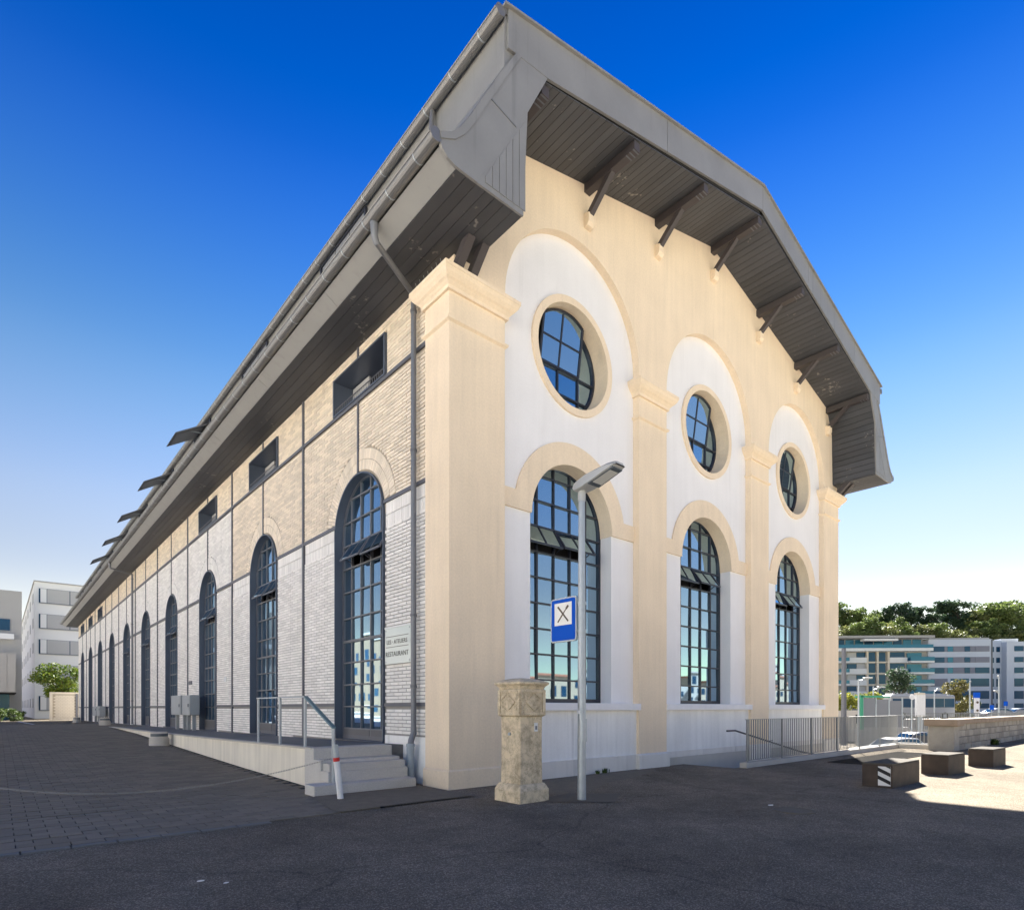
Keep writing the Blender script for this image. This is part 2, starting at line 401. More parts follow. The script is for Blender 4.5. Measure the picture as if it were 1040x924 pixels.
GROUND = [(1.0, 0.), (6, .08), (12, .22), (20, .42), (27, .505), (66, .2), (120, .1)]
DOCK = [(2, .75), (9, .665), (17, .59), (23, .55), (30, .49), (66, .2)]
g_of = lambda y: lerp_profile(GROUND, y)
d_of = lambda y: lerp_profile(DOCK, y)

# ------------------------------------------------------------------ ground
mb = MB()
TR = (7.6, 19.2, -1.42)            # ramp trench: x0, x1, y front
def quad(x0, x1, y0, y1, z=0.): mb.add([(x0, y0, z), (x1, y0, z), (x1, y1, z), (x0, y1, z)], [(0, 1, 2, 3)])
quad(-10, 600, -11, -3.3); quad(-10, 19.4, -3.3, TR[2]); quad(-10, TR[0], TR[2], .3)
ys = [.3, 1] + [1 + i for i in range(1, 66)] + [70, 120, 600]
for a, b in zip(ys, ys[1:]):
    mb.add([(-10, a, g_of(a)), (.3, a, g_of(a)), (.3, b, g_of(b)), (-10, b, g_of(b))], [(0, 1, 2, 3)])
ground = tag(mb.obj('ground', 'asphalt', fix=False), 'dark asphalt ground around the hall', kind='structure')
mb = MB()
quad(-600, -10, -600, .3)
for a, b in zip(ys, ys[1:]):
    mb.add([(-600, a, g_of(a)), (-10, a, g_of(a)), (-10, b, g_of(b)), (-600, b, g_of(b))], [(0, 1, 2, 3)])
tag(mb.obj('plaza_bounce_paving', 'pale_bounce_paving', fix=False), 'unseen pale paving left of the viewer, added to bounce sunlight', kind='structure')  # out of view, added pale so sunlight bounces onto the shaded brick wall
mb = MB(); quad(-10, 600, -600, -11)
tag(mb.obj('square_bounce_paving', 'square_bounce_paving', fix=False), 'unseen grey paving behind the viewer, added to bounce sunlight', kind='structure')  # out of view, added so sunlight bounces onto the shaded gable
mb = MB()
mb.add([(19.4, -3.2, -1.8), (600, -3.2, -1.8), (600, 600, -1.8), (19.4, 600, -1.8)], [(0, 1, 2, 3)])
tag(mb.obj('lower_road', 'asphalt', fix=False), 'lower asphalt road beyond the railing and parapet', kind='structure')
mb = MB(); mb.box(19.36, 19.5, -1.6, 60, -2, -.02); mb.box(19.5, 300, -3.28, -3.15, -2, -.02)
tag(mb.obj('retaining_wall', 'concrete'), 'concrete retaining wall dropping to the lower road', kind='structure')
mb = MB()
mb.add([(TR[0], TR[2], -.0), (TR[1], TR[2], -1.6), (TR[1], .3, -1.6), (TR[0], .3, -.0)], [(0, 1, 2, 3)])
mb.box(TR[0], TR[1], TR[2] - .1, TR[2], -2, -.01); mb.box(TR[1], TR[1] + .1, TR[2], .3, -2, -.01)
tag(mb.obj('ramp', 'concrete'), 'concrete ramp descending along the gable wall behind the railing', kind='structure')
# gravelly repair strip along the wall and a darker repair patch round the lamp
mb = MB(); pts = [(.75, -.06), (6.1, -.06), (5.6, -.55), (4.1, -1.0), (2.9, -1.25), (2.0, -1.75), (1.2, -1.8), (.75, -1.5)]
mb.add([(x, y, .004) for x, y in pts], [tuple(range(len(pts)))][:1])
tag(mb.obj('gravel_strip', 'patch', fix=False), 'rough gravelly asphalt strip at the wall foot behind the lamp', kind='structure')
mb = MB(); pts = [(.35, -2.15), (1.15, -2.9), (2.0, -2.35), (1.3, -1.75), (.7, -1.85)]
mb.add([(x, y, .008) for x, y in pts], [tuple(range(len(pts)))])
tag(mb.obj('asphalt_patch', 'patch_dark', fix=False), 'dark asphalt repair patch round the lamp post foot', kind='structure')
mb = MB(); pts = [(-.15, -.12), (-.15, -.95), (-2.6, -.95), (-2.3, .7), (-.1, .72)]
mb.add([(x, y, .024) for x, y in pts], [tuple(range(len(pts)))])
tag(mb.obj('step_apron', 'patch', fix=False), 'worn asphalt apron at the foot of the steps', kind='structure')

# pavers of the yard: nearest 300 single, the rest one mass
yard = bpy.data.objects.new('paved_yard', None); COL.objects.link(yard); tag(yard, 'dark rectangular pavers of the left yard', kind='structure')
mb = MB(); 
for a, b in zip([-.95, 1] + list(range(2, 40)), [1] + list(range(2, 40)) + [40]):
    mb.add([(-9.9, a, g_of(a) + .004), (-1.82 if a < 28 else -.3, a, g_of(a) + .004), (-1.82 if b <= 28 else -.3, b, g_of(b) + .004), (-9.9, b, g_of(b) + .004)], [(0, 1, 2, 3)])
mb.obj('joint_bed', 'joint', yard, fix=False)
PX, PY, GAP = .31, .205, .012
pm = MB().box(-PX / 2 + GAP / 2, PX / 2 - GAP / 2, -PY / 2 + GAP / 2, PY / 2 - GAP / 2, -.03, .0).obj('paver', 'paver')
pave = []
for j in range(200):
    y = -.95 + PY * (j + .5)
    x = -9.8 + (PX / 2 if j % 2 else 0)
    lim = -1.84 if y < 28 else -.3
    while x < lim - PX / 2 + .05:
        pave.append((x, y)); x += PX
cx0, cy0 = cam.location.x, cam.location.y
fwv = (.6553, .7553); rtv = (.7553, -.6553)
def seen(x, y):
    dx, dy = x - cx0, y - cy0; z = dx * fwv[0] + dy * fwv[1]; u = dx * rtv[0] + dy * rtv[1]
    return z > .5 and -525 < 603 * u / z < 525, z
vis = sorted([p for p in pave if seen(*p)[0]], key=lambda p: seen(*p)[1])
near = set(vis[:300])
rest = MB()
for (x, y) in pave:
    z = g_of(y) + .014 + random.uniform(-.003, .003)
    if (x, y) in near:
        o = pm if pm.parent is None else link('paver', pm.data, None)
        o.parent = yard; o.location = (x, y, z); o.rotation_euler = (random.uniform(-.006, .006), random.uniform(-.006, .006), random.uniform(-.01, .01))
    elif seen(x, y)[1] > 0:
        tx, ty = PX / 2 - GAP / 2, PY / 2 - GAP / 2
        z2 = z + (g_of(y + .1) - g_of(y - .1)) * .5
        rest.add([(x - tx, y - ty, z), (x + tx, y - ty, z), (x + tx, y + ty, z2), (x - tx, y + ty, z2), (x - tx, y - ty, z - .03), (x + tx, y - ty, z - .03), (x + tx, y + ty, z - .03), (x - tx, y + ty, z - .03)],
                 [(0, 1, 2, 3), (4, 5, 1, 0), (5, 6, 2, 1), (6, 7, 3, 2), (7, 4, 0, 3)])
tag(rest.obj('paver_field', 'paver', yard, fix=False), kind='stuff')
kerb = MB()
for k in range(9):
    x0 = -7.3 + k * .42
    MB().box(x0, x0 + .40, -1.09, -.965, -.05, .016).obj('edging_stone', 'paver_pale', yard)
mb = MB(); mb.add([(-4.50, 40.5, g_of(40.5) + .03), (-4.35, 40.5, g_of(40.5) + .03), (-4.7, 60, g_of(60) + .03), (-4.95, 60, g_of(60) + .03)], [(0, 1, 2, 3)])
mb.obj('painted_line', 'whitepaint', yard, fix=False)

# ------------------------------------------------------------------ the hall
hall = thing('industrial_hall', 'large cream and white brick industrial hall with arched windows and overhanging grey roof', 'building')
BAYS = [(1.34, 5.64), (6.79, 11.21), (12.36, 16.66)]
ZB = -2.2
# gable wall (cream) with piers as legs
out = [(.56, 9.45), (1.34, 9.45), (1.34, 9.65)]
for i, (a, b) in enumerate(BAYS):
    c = (a + b) / 2; r = (b - a) / 2
    out += arc(c, 9.65, r, 180, 0, 40)[(1 if i == 0 else 0):]
    if i < 2:
        out += [(b, ZB), (BAYS[i + 1][0], ZB)]
out += [(16.66, 9.45), (17.44, 9.45), (17.36, 11.66), (16.9, 12.53), (9, 14.49), (1.1, 12.53), (.64, 11.66)]
MB().prism(out, 0, .30).obj('gable_wall', 'cream', hall)
for x0, x1 in ((0, 1.34), (16.66, 18.0)):
    p = MB().box(x0, x1, 0, .8, ZB, 9.2).obj('corner_pier', 'cream', hall, bevel=.012)
    MB().rings(x0, x1, 0, .8, [(-.01, 9.12), (.05, 9.125), (.055, 9.19), (.085, 9.22), (.10, 9.24), (.14, 9.27), (.19, 9.33), (.215, 9.385), (.215, 9.395), (.225, 9.40), (.225, 9.47), (-.02, 9.49)]).obj('capital', 'cream', p)
    MB().rings(x0, x1, 0, .8, [(-.01, 8.56), (.05, 8.60), (.055, 8.64), (-.01, 8.66)]).obj('moulding', 'cream', p)
    MB().box(x0 + .12, x1 - .12, .01, .8, 9.47, 9.86).obj('pier_stub', 'cream', p)
    MB().rings(x0, x1, 0, .8, [(.03, -1.2), (.03, .33), (-.01, .37)]).obj('pier_base', 'plinth' if x0 else 'cream', p)
for x0, x1 in ((5.64, 6.79), (11.21, 12.36)):
    MB().rings(x0, x1, 0, .2, [(-.01, 9.12), (.05, 9.125), (.055, 9.19), (.085, 9.22), (.10, 9.24), (.14, 9.27), (.19, 9.33), (.215, 9.385), (.215, 9.395), (.225, 9.40), (.225, 9.47), (-.02, 9.49)], back=False).obj('pier_capital', 'cream', hall)
    MB().rings(x0, x1, 0, .2, [(-.01, 8.56), (.05, 8.60), (.055, 8.64), (-.01, 8.66)], back=False).obj('pier_moulding', 'cream', hall)
    MB().rings(x0, x1, 0, .2, [(.06, -2.0), (.06, .33), (-.01, .38)], back=False).obj('pier_plinth', 'plinth', hall)

def arch_poly(c, hw, z0, zs, n=28):   # ccw outline of an arched opening
    return [(c - hw, z0), (c + hw, z0)] + arc(c, zs, hw, 0, 180, n)

ROWS = [1.62, 2.12, 2.68, 3.24, 3.80, 4.36, 4.92, 5.48, 6.04, 6.60]
HW, ZS = 1.31, 5.57
def hung_sash(mbf, panes, c0, c1, z1, z0, plane, axis, openw, ncol=2, sgn=-1):
    """top-hung sash open outward: frame bars into mbf, panes into list. axis 'y': spans x; axis 'x': spans y"""
    H = z1 - z0; dz = H * math.cos(openw); dd = H * math.sin(openw) * sgn
    P = (lambda u, d, z: (u, plane + d, z)) if axis == 'y' else (lambda u, d, z: (plane + d, u, z))
    a0, a1, b0, b1 = P(c0, 0, z1), P(c1, 0, z1), P(c0, dd, z1 - dz), P(c1, dd, z1 - dz)
    for q, s in ((a0, a1), (b0, b1), (a0, b0), (a1, b1)): mbf.bar(q, s, .04, .04)
    for k in range(1, ncol):
        t = k / ncol; m0 = [a0[i] + (a1[i] - a0[i]) * t for i in range(3)]; m1 = [b0[i] + (b1[i] - b0[i]) * t for i in range(3)]
        mbf.bar(m0, m1, .03, .03)
    # stay arms
    for u in (c0 + .04, c1 - .04): mbf.bar(P(u, 0, z0 + .05), P(u, dd * .8, z1 - dz * .8), .018, .018)
    for k in range(ncol):
        u0 = c0 + (c1 - c0) * k / ncol + .02; u1 = c0 + (c1 - c0) * (k + 1) / ncol - .02
        q = [P(u0, dd * .04, z1 - dz * .04), P(u1, dd * .04, z1 - dz * .04), P(u1, dd * .96, z1 - dz * .96), P(u0, dd * .96, z1 - dz * .96)]
        panes.append(q)

def pane_obj(poly, plane, axis, parent, name='pane', tilt=.011):
    """thin pane with a very slight tilt"""
    ta, tb = random.gauss(0, tilt), random.gauss(0, tilt * .7)
    cu = sum(p[0] for p in poly) / len(poly); cv = sum(p[1] for p in poly) / len(poly)
    mbp = MB(); n = len(poly)
    P = (lambda u, v, d: (u, plane + d, v)) if axis == 'y' else (lambda u, v, d: (plane + d, u, v))
    vs = [P(u, v, (u - cu) * ta + (v - cv) * tb) for u, v in poly] + [P(u, v, (u - cu) * ta + (v - cv) * tb + .008) for u, v in poly]
    fs = [tuple(range(n)), tuple(range(2 * n - 1, n - 1, -1))] + [(i, (i + 1) % n, (i + 1) % n + n, i + n) for i in range(n)]
    mbp.add(vs, fs)
    if parent is None: return mbp
    return mbp.obj(name, 'glass', parent)

def grid_window(name, outline, us, vs, plane, axis, root, single, skip=(), sashes=(), mw=.034, thick_v=(), thick_u=(), frame_mat='frame', muntin_mat='frame', depth=.05):
    """outline: ccw convex polygon; us/vs: inner grid lines"""
    inset = []
    cu = sum(p[0] for p in outline) / len(outline); cv = sum(p[1] for p in outline) / len(outline)
    umin, umax = min(p[0] for p in outline), max(p[0] for p in outline); vmin, vmax = min(p[1] for p in outline), max(p[1] for p in outline)
    fw = .055
    inset = [(cu + (p[0] - cu) * (1 - 2 * fw / (umax - umin)), cv + (p[1] - cv) * (1 - 2 * fw / (vmax - vmin))) for p in outline]
    out_sign = -1
    f = MB().plate(outline, [inset], plane - depth, plane + .05, axis)
    win = f.obj(name, frame_mat, root)
    mm = MB()
    for u in us:
        t = mw * (1.35 if u in thick_u else 1)
        q = clip([(u - t / 2, vmin), (u + t / 2, vmin), (u + t / 2, vmax), (u - t / 2, vmax)], inset)
        if q: mm.plate(q, [], plane - depth * .8, plane + .03, axis)
    for v in vs:
        t = mw * (1.8 if v in thick_v else 1)
        q = clip([(umin, v - t / 2), (umax, v - t / 2), (umax, v + t / 2), (umin, v + t / 2)], inset)
        if q: mm.plate(q, [], plane - depth * .8 - .006, plane + .024, axis)
    mm.obj('glazing_bars', muntin_mat, win)
    U = [umin] + list(us) + [umax]; V = [vmin] + list(vs) + [vmax]; joined = MB()
    for i in range(len(U) - 1):
        for j in range(len(V) - 1):
            if (i, j) in skip: continue
            q = clip([(U[i], V[j]), (U[i + 1], V[j]), (U[i + 1], V[j + 1]), (U[i], V[j + 1])], inset)
            if len(q) < 3 or area(q) < .004: continue
            if single: pane_obj(q, plane, axis, win)
            else:
                t = pane_obj(q, plane, axis, None); joined.add(t.v, t.f)
    if not single: tag(joined.obj('panes', 'glass', win), kind='stuff')
    if sashes:
        for (c0, c1, z1, z0, ang, nc, dist) in sashes:
            sm = MB(); ps = []
            hung_sash(sm, ps, c0, c1, z1, z0, plane - depth * .8, axis, ang, nc)
            s = sm.obj('open_sash', frame_mat, win)
            for q in ps:
                nrm = (Vector(q[1]) - Vector(q[0])).cross(Vector(q[2]) - Vector(q[0])).normalized() * .008
                t = MB().add(q + [tuple(Vector(p) + nrm) for p in q], [(0, 1, 2, 3), (7, 6, 5, 4), (0, 1, 5, 4), (1, 2, 6, 5), (2, 3, 7, 6), (3, 0, 4, 7)])
                t.obj('sash_pane', 'glass', win)
    return win

for bi, (a, b) in enumerate(BAYS):
    c = (a + b) / 2; r = (b - a) / 2
    # white recessed panel with window and round opening; thickness makes the reveals
    outer = [(a - .02, 1.5), (b + .02, 1.5)] + arc(c, 9.65, r + .02, 0, 180, 40)
    hole = arch_poly(c, HW, 1.61, ZS); ocu = arc(c, 9.3, 1.14, 0, 360, 48)[:-1]
    MB().plate(outer, [hole, ocu], .18, .66).obj('arch_panel', 'white', hall)
    # cream window surround and lining of the arch
    band = [(a, ZS), (c - HW, ZS)] + arc(c, ZS, HW, 180, 0, 30)[1:-1] + [(c + HW, ZS), (b, ZS), (b, 5.95)] + arc(c, ZS, 1.77, 12.4, 167.6, 36) + [(a, 5.95)]
    sr = MB().prism(band, .135, .18).obj('window_surround', 'cream', hall)
    lining = arc(c, ZS, HW - .001, 0, 180, 30) + arc(c, ZS, HW - .016, 180, 0, 30)
    MB().prism(lining, .137, .60).obj('arch_lining', 'cream', sr)
    ring = MB().plate(arc(c, 9.3, 1.28, 0, 360, 56)[:-1], [arc(c, 9.3, 1.125, 0, 360, 56)[:-1]], .125, .185).obj('oculus_surround', 'cream', hall)
    MB().plate(arc(c, 9.3, 1.139, 0, 360, 56)[:-1], [arc(c, 9.3, 1.124, 0, 360, 56)[:-1]], .13, .62).obj('oculus_lining', 'cream', ring)
    MB().box(a, b + .05, -.03, .3, 1.44, 1.60).obj('sill', 'white', hall, bevel=.012)
    dd = MB().box(a, b, .08, .6, ZB, 1.445).obj('dado', 'dado', hall)
    if bi == 0: MB().box(a, b, .03, .2, ZB, .36).obj('plinth', 'plinth', dd, bevel=.01)
    else: MB().box(a, b, .03, .2, ZB, .20).obj('plinth', 'concrete', dd, bevel=.01); MB().box(a, b, .055, .2, .2, .36).obj('upper_plinth', 'plinth', dd, bevel=.008)
    us = [c - HW + HW * 2 / 5 * k for k in range(1, 5)]
    cw = HW * 2 / 5
    sk = [(0, 6), (1, 6), (2, 6), (3, 6)]
    grid_window('arched_window', hole, us, ROWS[1:], .56, 'y', hall, True, skip=sk, thick_u=(us[0], us[3]),
                sashes=[(c - HW + .06, us[1] - .02, 5.47, 4.93, R(32 - 2 * bi), 2, .1), (us[1] + .02, us[3] - .02, 5.47, 4.93, R(36), 2, .1)])
    MB().box(c - 1.6, c + 1.6, .95, 1.0, 1.3, 7.2).obj('unlit_room_panel', 'dark', hall)  # black panel stands in for the unlit room behind the panes
    # oculus window: fixed grid plus one large tilted sash
    circ = arc(c, 9.3, 1.125, 0, 360, 40)[:-1]
    u2 = [c - .72, c - .12, c + .55]; v2 = [8.55, 9.05, 9.62, 10.1]
    win = grid_window('round_window', circ, u2, [8.62, 9.16], .58, 'y', hall, True, skip=[(1, 2), (2, 2)])
    MB().box(c - 1.3, c + 1.3, .95, 1.0, 7.9, 10.6).obj('unlit_room_panel', 'dark', hall)
    # big pivot sash (top part), swung outward at its foot
    zt, zb_, xl, xr = 10.24, 9.18, c - .70, c + .53
    sh = [(xl, zb_), (xr, zb_)] + arc(c, 9.3, 1.085, math.degrees(math.acos(.53 / 1.085)), 180 - math.degrees(math.acos(.70 / 1.085)), 12)
    ang = R(8); zp = 9.2
    def tilt(pt, d=0.): 
        du = pt[1] - zp
        return (pt[0], .53 - math.sin(ang) * du + d, zp + math.cos(ang) * du)
    sm = MB()
    for i in range(len(sh)): sm.bar(tilt(sh[i]), tilt(sh[(i + 1) % len(sh)]), .05, .045)
    sm.bar(tilt((c - .12, zb_)), tilt((c - .12, 10.34)), .035, .035); sm.bar(tilt((xl, 9.74)), tilt((xr, 9.74)), .035, .035)
    s = sm.obj('open_sash', 'frame', win)
    for (p0, p1, q0, q1) in ((xl, c - .12, zb_, 9.74), (c - .12, xr, zb_, 9.74), (xl, c - .12, 9.74, 10.5), (c - .12, xr, 9.74, 10.5)):
        q = clip([(p0, q0), (p1, q0), (p1, q1), (p0, q1)], sh)
        n = len(q); t = MB().add([tilt(p) for p in q] + [tilt(p, .008) for p in q], [tuple(range(n)), tuple(range(2 * n - 1, n - 1, -1))] + [(i, (i + 1) % n, (i + 1) % n + n, i + n) for i in range(n)])
        t.obj('sash_pane', 'glass', win)

# ---- left brick wall
PITCH, Y1 = 6.5, 66.3
YC = [3.8 + PITCH * k for k in range(10)]
YP = [7.05 + PITCH * k for k in range(9)]
LHW, LZS = 1.22, 5.70
SMALL = [0, 1, 2, 7, 8, 9]
BANDS = [(1.53, 1.60), (5.91, 5.99), (8.58, 8.66)]
base_of = lambda y: d_of(y) if y > 2 else .75
holes = [arch_poly(yc, LHW, base_of(yc) + .005, LZS) for yc in YC]
holes += [[(YC[k] - 1.3, 8.66), (YC[k] + 1.3, 8.66), (YC[k] + 1.3, 9.58), (YC[k] - 1.3, 9.58)] for k in SMALL]
bw = MB().plate([(.8, -.3), (Y1, -.3), (Y1, 5.95), (.8, 5.95)], [], .126, .5, 'x')
def wall_piece(z0, z1, m, name, ya=.8, yb=Y1):
    hs = []
    outl = [(ya, z0), (yb, z0), (yb, z1), (ya, z1)]
    mbw = MB()
    # strips between openings keep the triangulation simple
    segs = []
    ycs = [(yc, k) for k, yc in enumerate(YC) if ya < yc < yb]
    cur = ya
    for yc, k in ycs:
        mbw.box(.126, .5, cur, yc - 1.5, z0, z1)
        cell = [(yc - 1.5, z0), (yc + 1.5, z0), (yc + 1.5, z1), (yc - 1.5, z1)]
        if z0 < 0:       # window foot to spring
            b0 = base_of(yc) + .005
            mbw.box(.126, .5, yc - 1.5, yc - LHW, z0, z1); mbw.box(.126, .5, yc + LHW, yc + 1.5, z0, z1); mbw.box(.126, .5, yc - LHW, yc + LHW, z0, b0)
        elif abs(z0 - LZS) < .01:
            o = [(yc - 1.5, z0), (yc - LHW, z0)] + arc(yc, LZS, LHW, 180, 0, 28)[1:-1] + [(yc + LHW, z0), (yc + 1.5, z0), (yc + 1.5, z1), (yc - 1.5, z1)]
            mbw.prism(o, .126, .5, 'x')
            if k in SMALL: pass
        elif k in SMALL:
            mbw.box(.126, .5, yc - 1.5, yc - 1.3, z0, z1); mbw.box(.126, .5, yc + 1.3, yc + 1.5, z0, z1); mbw.box(.126, .5, yc - 1.3, yc + 1.3, 9.58, z1)
        else: mbw.box(.126, .5, yc - 1.5, yc + 1.5, z0, z1)
        cur = yc + 1.5
    mbw.box(.126, .5, cur, yb, z0, z1)
    return mbw.obj(name, m, hall)
wall = wall_piece(-.3, LZS, 'mortar', 'brick_wall')
wall_piece(LZS, 8.66, 'mortar_cream', 'upper_brick_wall', .8, 13.55)
wall_piece(LZS, 8.66, 'mortar', 'middle_brick_wall', 13.55, Y1)
wall_piece(8.66, 10.4, 'mortar_cream', 'top_brick_wall')
BL, BH, J, JV = .335, .0745, .0155, .023
bricks = {'w': [], 'c': []}
def blocked(z0, z1):
    iv = [(yp - .055, yp + .055) for yp in YP]
    zm = (z0 + z1) / 2
    for k, yc in enumerate(YC):
        if z0 < LZS: iv.append((yc - LHW - .03, yc + LHW + .03))
        else:
            rr = 1.742 if z1 > 5.95 else LHW + .03
            if zm < LZS + rr: 
                hwid = math.sqrt(max(0, rr * rr - (max(z0, LZS) - LZS) ** 2)); iv.append((yc - hwid, yc + hwid))
        if z1 > 6.9: iv.append((yc - .035, yc + .035))
        if k in SMALL and z1 > 8.6 and z0 < 9.62: iv.append((yc - 1.34, yc + 1.34))
    return sorted(iv)
nrow = 0; z = .215
while z < 9.86:
    z1 = z + BH - J; nrow += 1
    hit = [bnd for bnd in BANDS if z < bnd[1] and z1 > bnd[0]]
    if hit: z = hit[0][1] + .008; continue
    cur = .84; free = []
    for a, b in blocked(z, z1):
        if a > cur: free.append((cur, a))
        cur = max(cur, b)
    if cur < Y1 - .05: free.append((cur, Y1 - .02))
    soldier = 5.36 < z < 5.91
    for fa, fb in free:
        if soldier and fb < 14 and not (z > LZS + 1.0): continue
        k = math.floor((fa - (BL / 2 if nrow % 2 else 0)) / BL)
        while True:
            s = k * BL + (BL / 2 if nrow % 2 else 0); e = s + BL - JV; k += 1
            if s > fb: break
            s2, e2 = max(s, fa + .006), min(e, fb - .006)
            if e2 - s2 < .035 or z < d_of(s2) - .02 or (s2 < 2.6 and z < .93): continue
            bricks['c' if (z > 8.62 or (z > 5.95 and s2 < 13.55)) else 'w'].append((s2, e2, z, z1))
    z += BH
# soldier courses by the first two windows
for zz in (5.375, 5.645):
    y = .85
    while y < 13.5:
        inside = any(abs(y + .03 - yc) < LHW + .07 for yc in YC) or any(abs(y + .03 - yp) < .1 for yp in YP)
        if not inside: bricks['w'].append((y, y + .062, zz, zz + .255))
        y += .0725
def bdist(q): return (q[0] + 8.9) ** 2 + (q[2] - 1.5) ** 2 * .6
cand = sorted([q for q in bricks['w'] if q[0] < 2.6 and abs(q[1] - q[0] - (BL - JV)) < 1e-4 and not 1.1 < q[0] < 1.25], key=bdist)[:290]
cs = set(cand); bmesh0 = None
for q in cand:
    if bmesh0 is None:
        l = BL - JV; hh = BH - J
        bo = MB().box(0, .05, 0, l, 0, hh).obj('brick', 'brick_white', wall, bevel=.004); bmesh0 = bo.data
    else: bo = link('brick', bmesh0, None, wall)
    bo.location = (.103 + random.uniform(-.0015, .0015), q[0], q[2])
for key, m, nm in (('w', 'brick_white', 'brick_field'), ('c', 'brick_cream', 'cream_brick_field')):
    mb = MB()
    for q in bricks[key]:
        if q in cs: continue
        x = .103 + random.uniform(-.002, .002)
        mb.add([(x, q[0], q[2]), (x, q[1], q[2]), (x, q[1], q[3]), (x, q[0], q[3]), (.14, q[0], q[2]), (.14, q[1], q[2]), (.14, q[1], q[3]), (.14, q[0], q[3])],
               [(3, 2, 1, 0), (0, 1, 5, 4), (1, 2, 6, 5), (2, 3, 7, 6), (3, 0, 4, 7)])
    tag(mb.obj(nm, m, wall, fix=False), kind='stuff')
# voussoirs of the window arches
vo = {'c': MB(), 'w': MB()}
for k, yc in enumerate(YC):
    for r0, r1 in ((1.275, 1.495), (1.51, 1.73)):
        n = int(math.pi * r0 / .075)
        for i in range(n):
            a0 = math.pi * (i + .07) / n; a1 = math.pi * (i + .93) / n
            if LZS + r0 * math.sin((a0 + a1) / 2) < 6.02: continue
            x = .103 + random.uniform(-.002, .002)
            pp = [(yc + r0 * math.cos(a0), LZS + r0 * math.sin(a0)), (yc + r1 * math.cos(a0), LZS + r1 * math.sin(a0)), (yc + r1 * math.cos(a1), LZS + r1 * math.sin(a1)), (yc + r0 * math.cos(a1), LZS + r0 * math.sin(a1))]
            vo['c' if k < 2 else 'w'].add([(x, u, v) for u, v in pp] + [(.14, u, v) for u, v in pp], [(0, 1, 2, 3), (0, 1, 5, 4), (1, 2, 6, 5), (2, 3, 7, 6), (3, 0, 4, 7)])
tag(vo['c'].obj('arch_bricks', 'brick_cream', wall), kind='stuff'); tag(vo['w'].obj('arch_bricks', 'brick_white', wall), kind='stuff')
MB().box(.07, .3, .8, 2.5, -.2, .92).obj('plaster_base', 'dado', hall)
# steel posts and bands
for k, yp in enumerate(YP):
    MB().box(.07, .2, yp - .045, yp + .045, d_of(yp) - .1, 9.95).obj('steel_post', 'steel', hall)
for k, yc in enumerate(YC):
    top = 9.9
    if k in SMALL:
        MB().box(.075, .2, yc - .025, yc + .025, LZS + LHW + .02, 8.6).obj('slim_post', 'steel', hall); MB().box(.075, .2, yc - .025, yc + .025, 9.6, 9.9).obj('slim_post', 'steel', hall)
    else: MB().box(.075, .2, yc - .025, yc + .025, LZS + LHW + .02, 9.9).obj('slim_post', 'steel', hall)
edges = [.8] + YP + [Y1]
for z0, z1 in BANDS:
    for a, b in zip(edges, edges[1:]):
        yc = [y for y in YC if a < y < b][0]
        hw = LHW + .015 if z0 < 5 else (math.sqrt((LHW + .015) ** 2 - (5.95 - LZS) ** 2) if z0 < 6 else 0)
        if hw:
            MB().box(.08, .2, a + .047, yc - hw, z0, z1).obj('steel_band', 'steel', hall); MB().box(.08, .2, yc + hw, b - .047, z0, z1).obj('steel_band', 'steel', hall)
        else: MB().box(.08, .2, a + .047, b - .047, z0, z1).obj('steel_band', 'steel', hall)
# left windows
LROWS = [1.0, 1.53, 2.06, 2.60, 3.12, 3.68, 4.32, 4.90, 5.46, 6.02, 6.55]
for k, yc in enumerate(YC):
    b0 = base_of(yc) + .01
    outl = arch_poly(yc, LHW, b0, LZS, 24)
    inn = arch_poly(yc, LHW - .03, b0 + .012, LZS, 24)
    lin = MB().plate(outl, [inn], .065, .42, 'x').obj('window_lining', 'blue_steel', hall)
    us = [yc - LHW + 2 * LHW / 5 * i for i in range(1, 5)]
    sash = k < 6
    win = grid_window('tall_arched_window', inn, us, LROWS, .32, 'x', hall, k == 0, skip=[(0, 8), (1, 8), (2, 8), (3, 8)] if sash else (), thick_v=(3.12,), thick_u=(us[1],) if k < 1 else (), muntin_mat='muntin', frame_mat='steel', mw=.032,
                sashes=[(yc - LHW + .06, us[1] - .02, 5.45, 4.92, R(30), 2, .1), (us[1] + .02, us[3] - .02, 5.45, 4.92, R(34), 2, .1)] if sash else ())
    for (q0, q1) in ((yc - LHW + .06, us[1] - .03), (us[1] + .03, yc + LHW - .06)):
        MB().box(.275, .31, q0, q1, b0 + .03, .985).obj('kick_panel', 'door', win, bevel=.005)
    MB().box(.6, .65, yc - 1.5, yc + 1.5, b0, 7.1).obj('unlit_room_panel', 'dark', hall)
for k in SMALL:
    yc = YC[k]
    f = MB().plate([(yc - 1.3, 8.662), (yc + 1.3, 8.662), (yc + 1.3, 9.578), (yc - 1.3, 9.578)], [[(yc - 1.25, 8.70), (yc + 1.25, 8.70), (yc + 1.25, 9.54), (yc - 1.25, 9.54)]], .06, .75, 'x').obj('strip_window', 'blue_steel', hall)
    MB().box(.7, .72, yc - 1.25, yc + 1.25, 8.70, 9.54).obj('strip_pane', 'dark', f)
    MB().box(.55, .6, yc + .35, yc + 1.2, 8.72, 9.5).obj('pale_shutter', 'blind', f)
    mb = MB()
    for i in range(25): mb.box(.09, .1, yc - 1.2 + i * .1, yc - 1.185 + i * .1, 8.70, 8.84)
    mb.box(.085, .105, yc - 1.24, yc + 1.24, 8.84, 8.855)
    mb.obj('guard_rail', 'muntin', f)
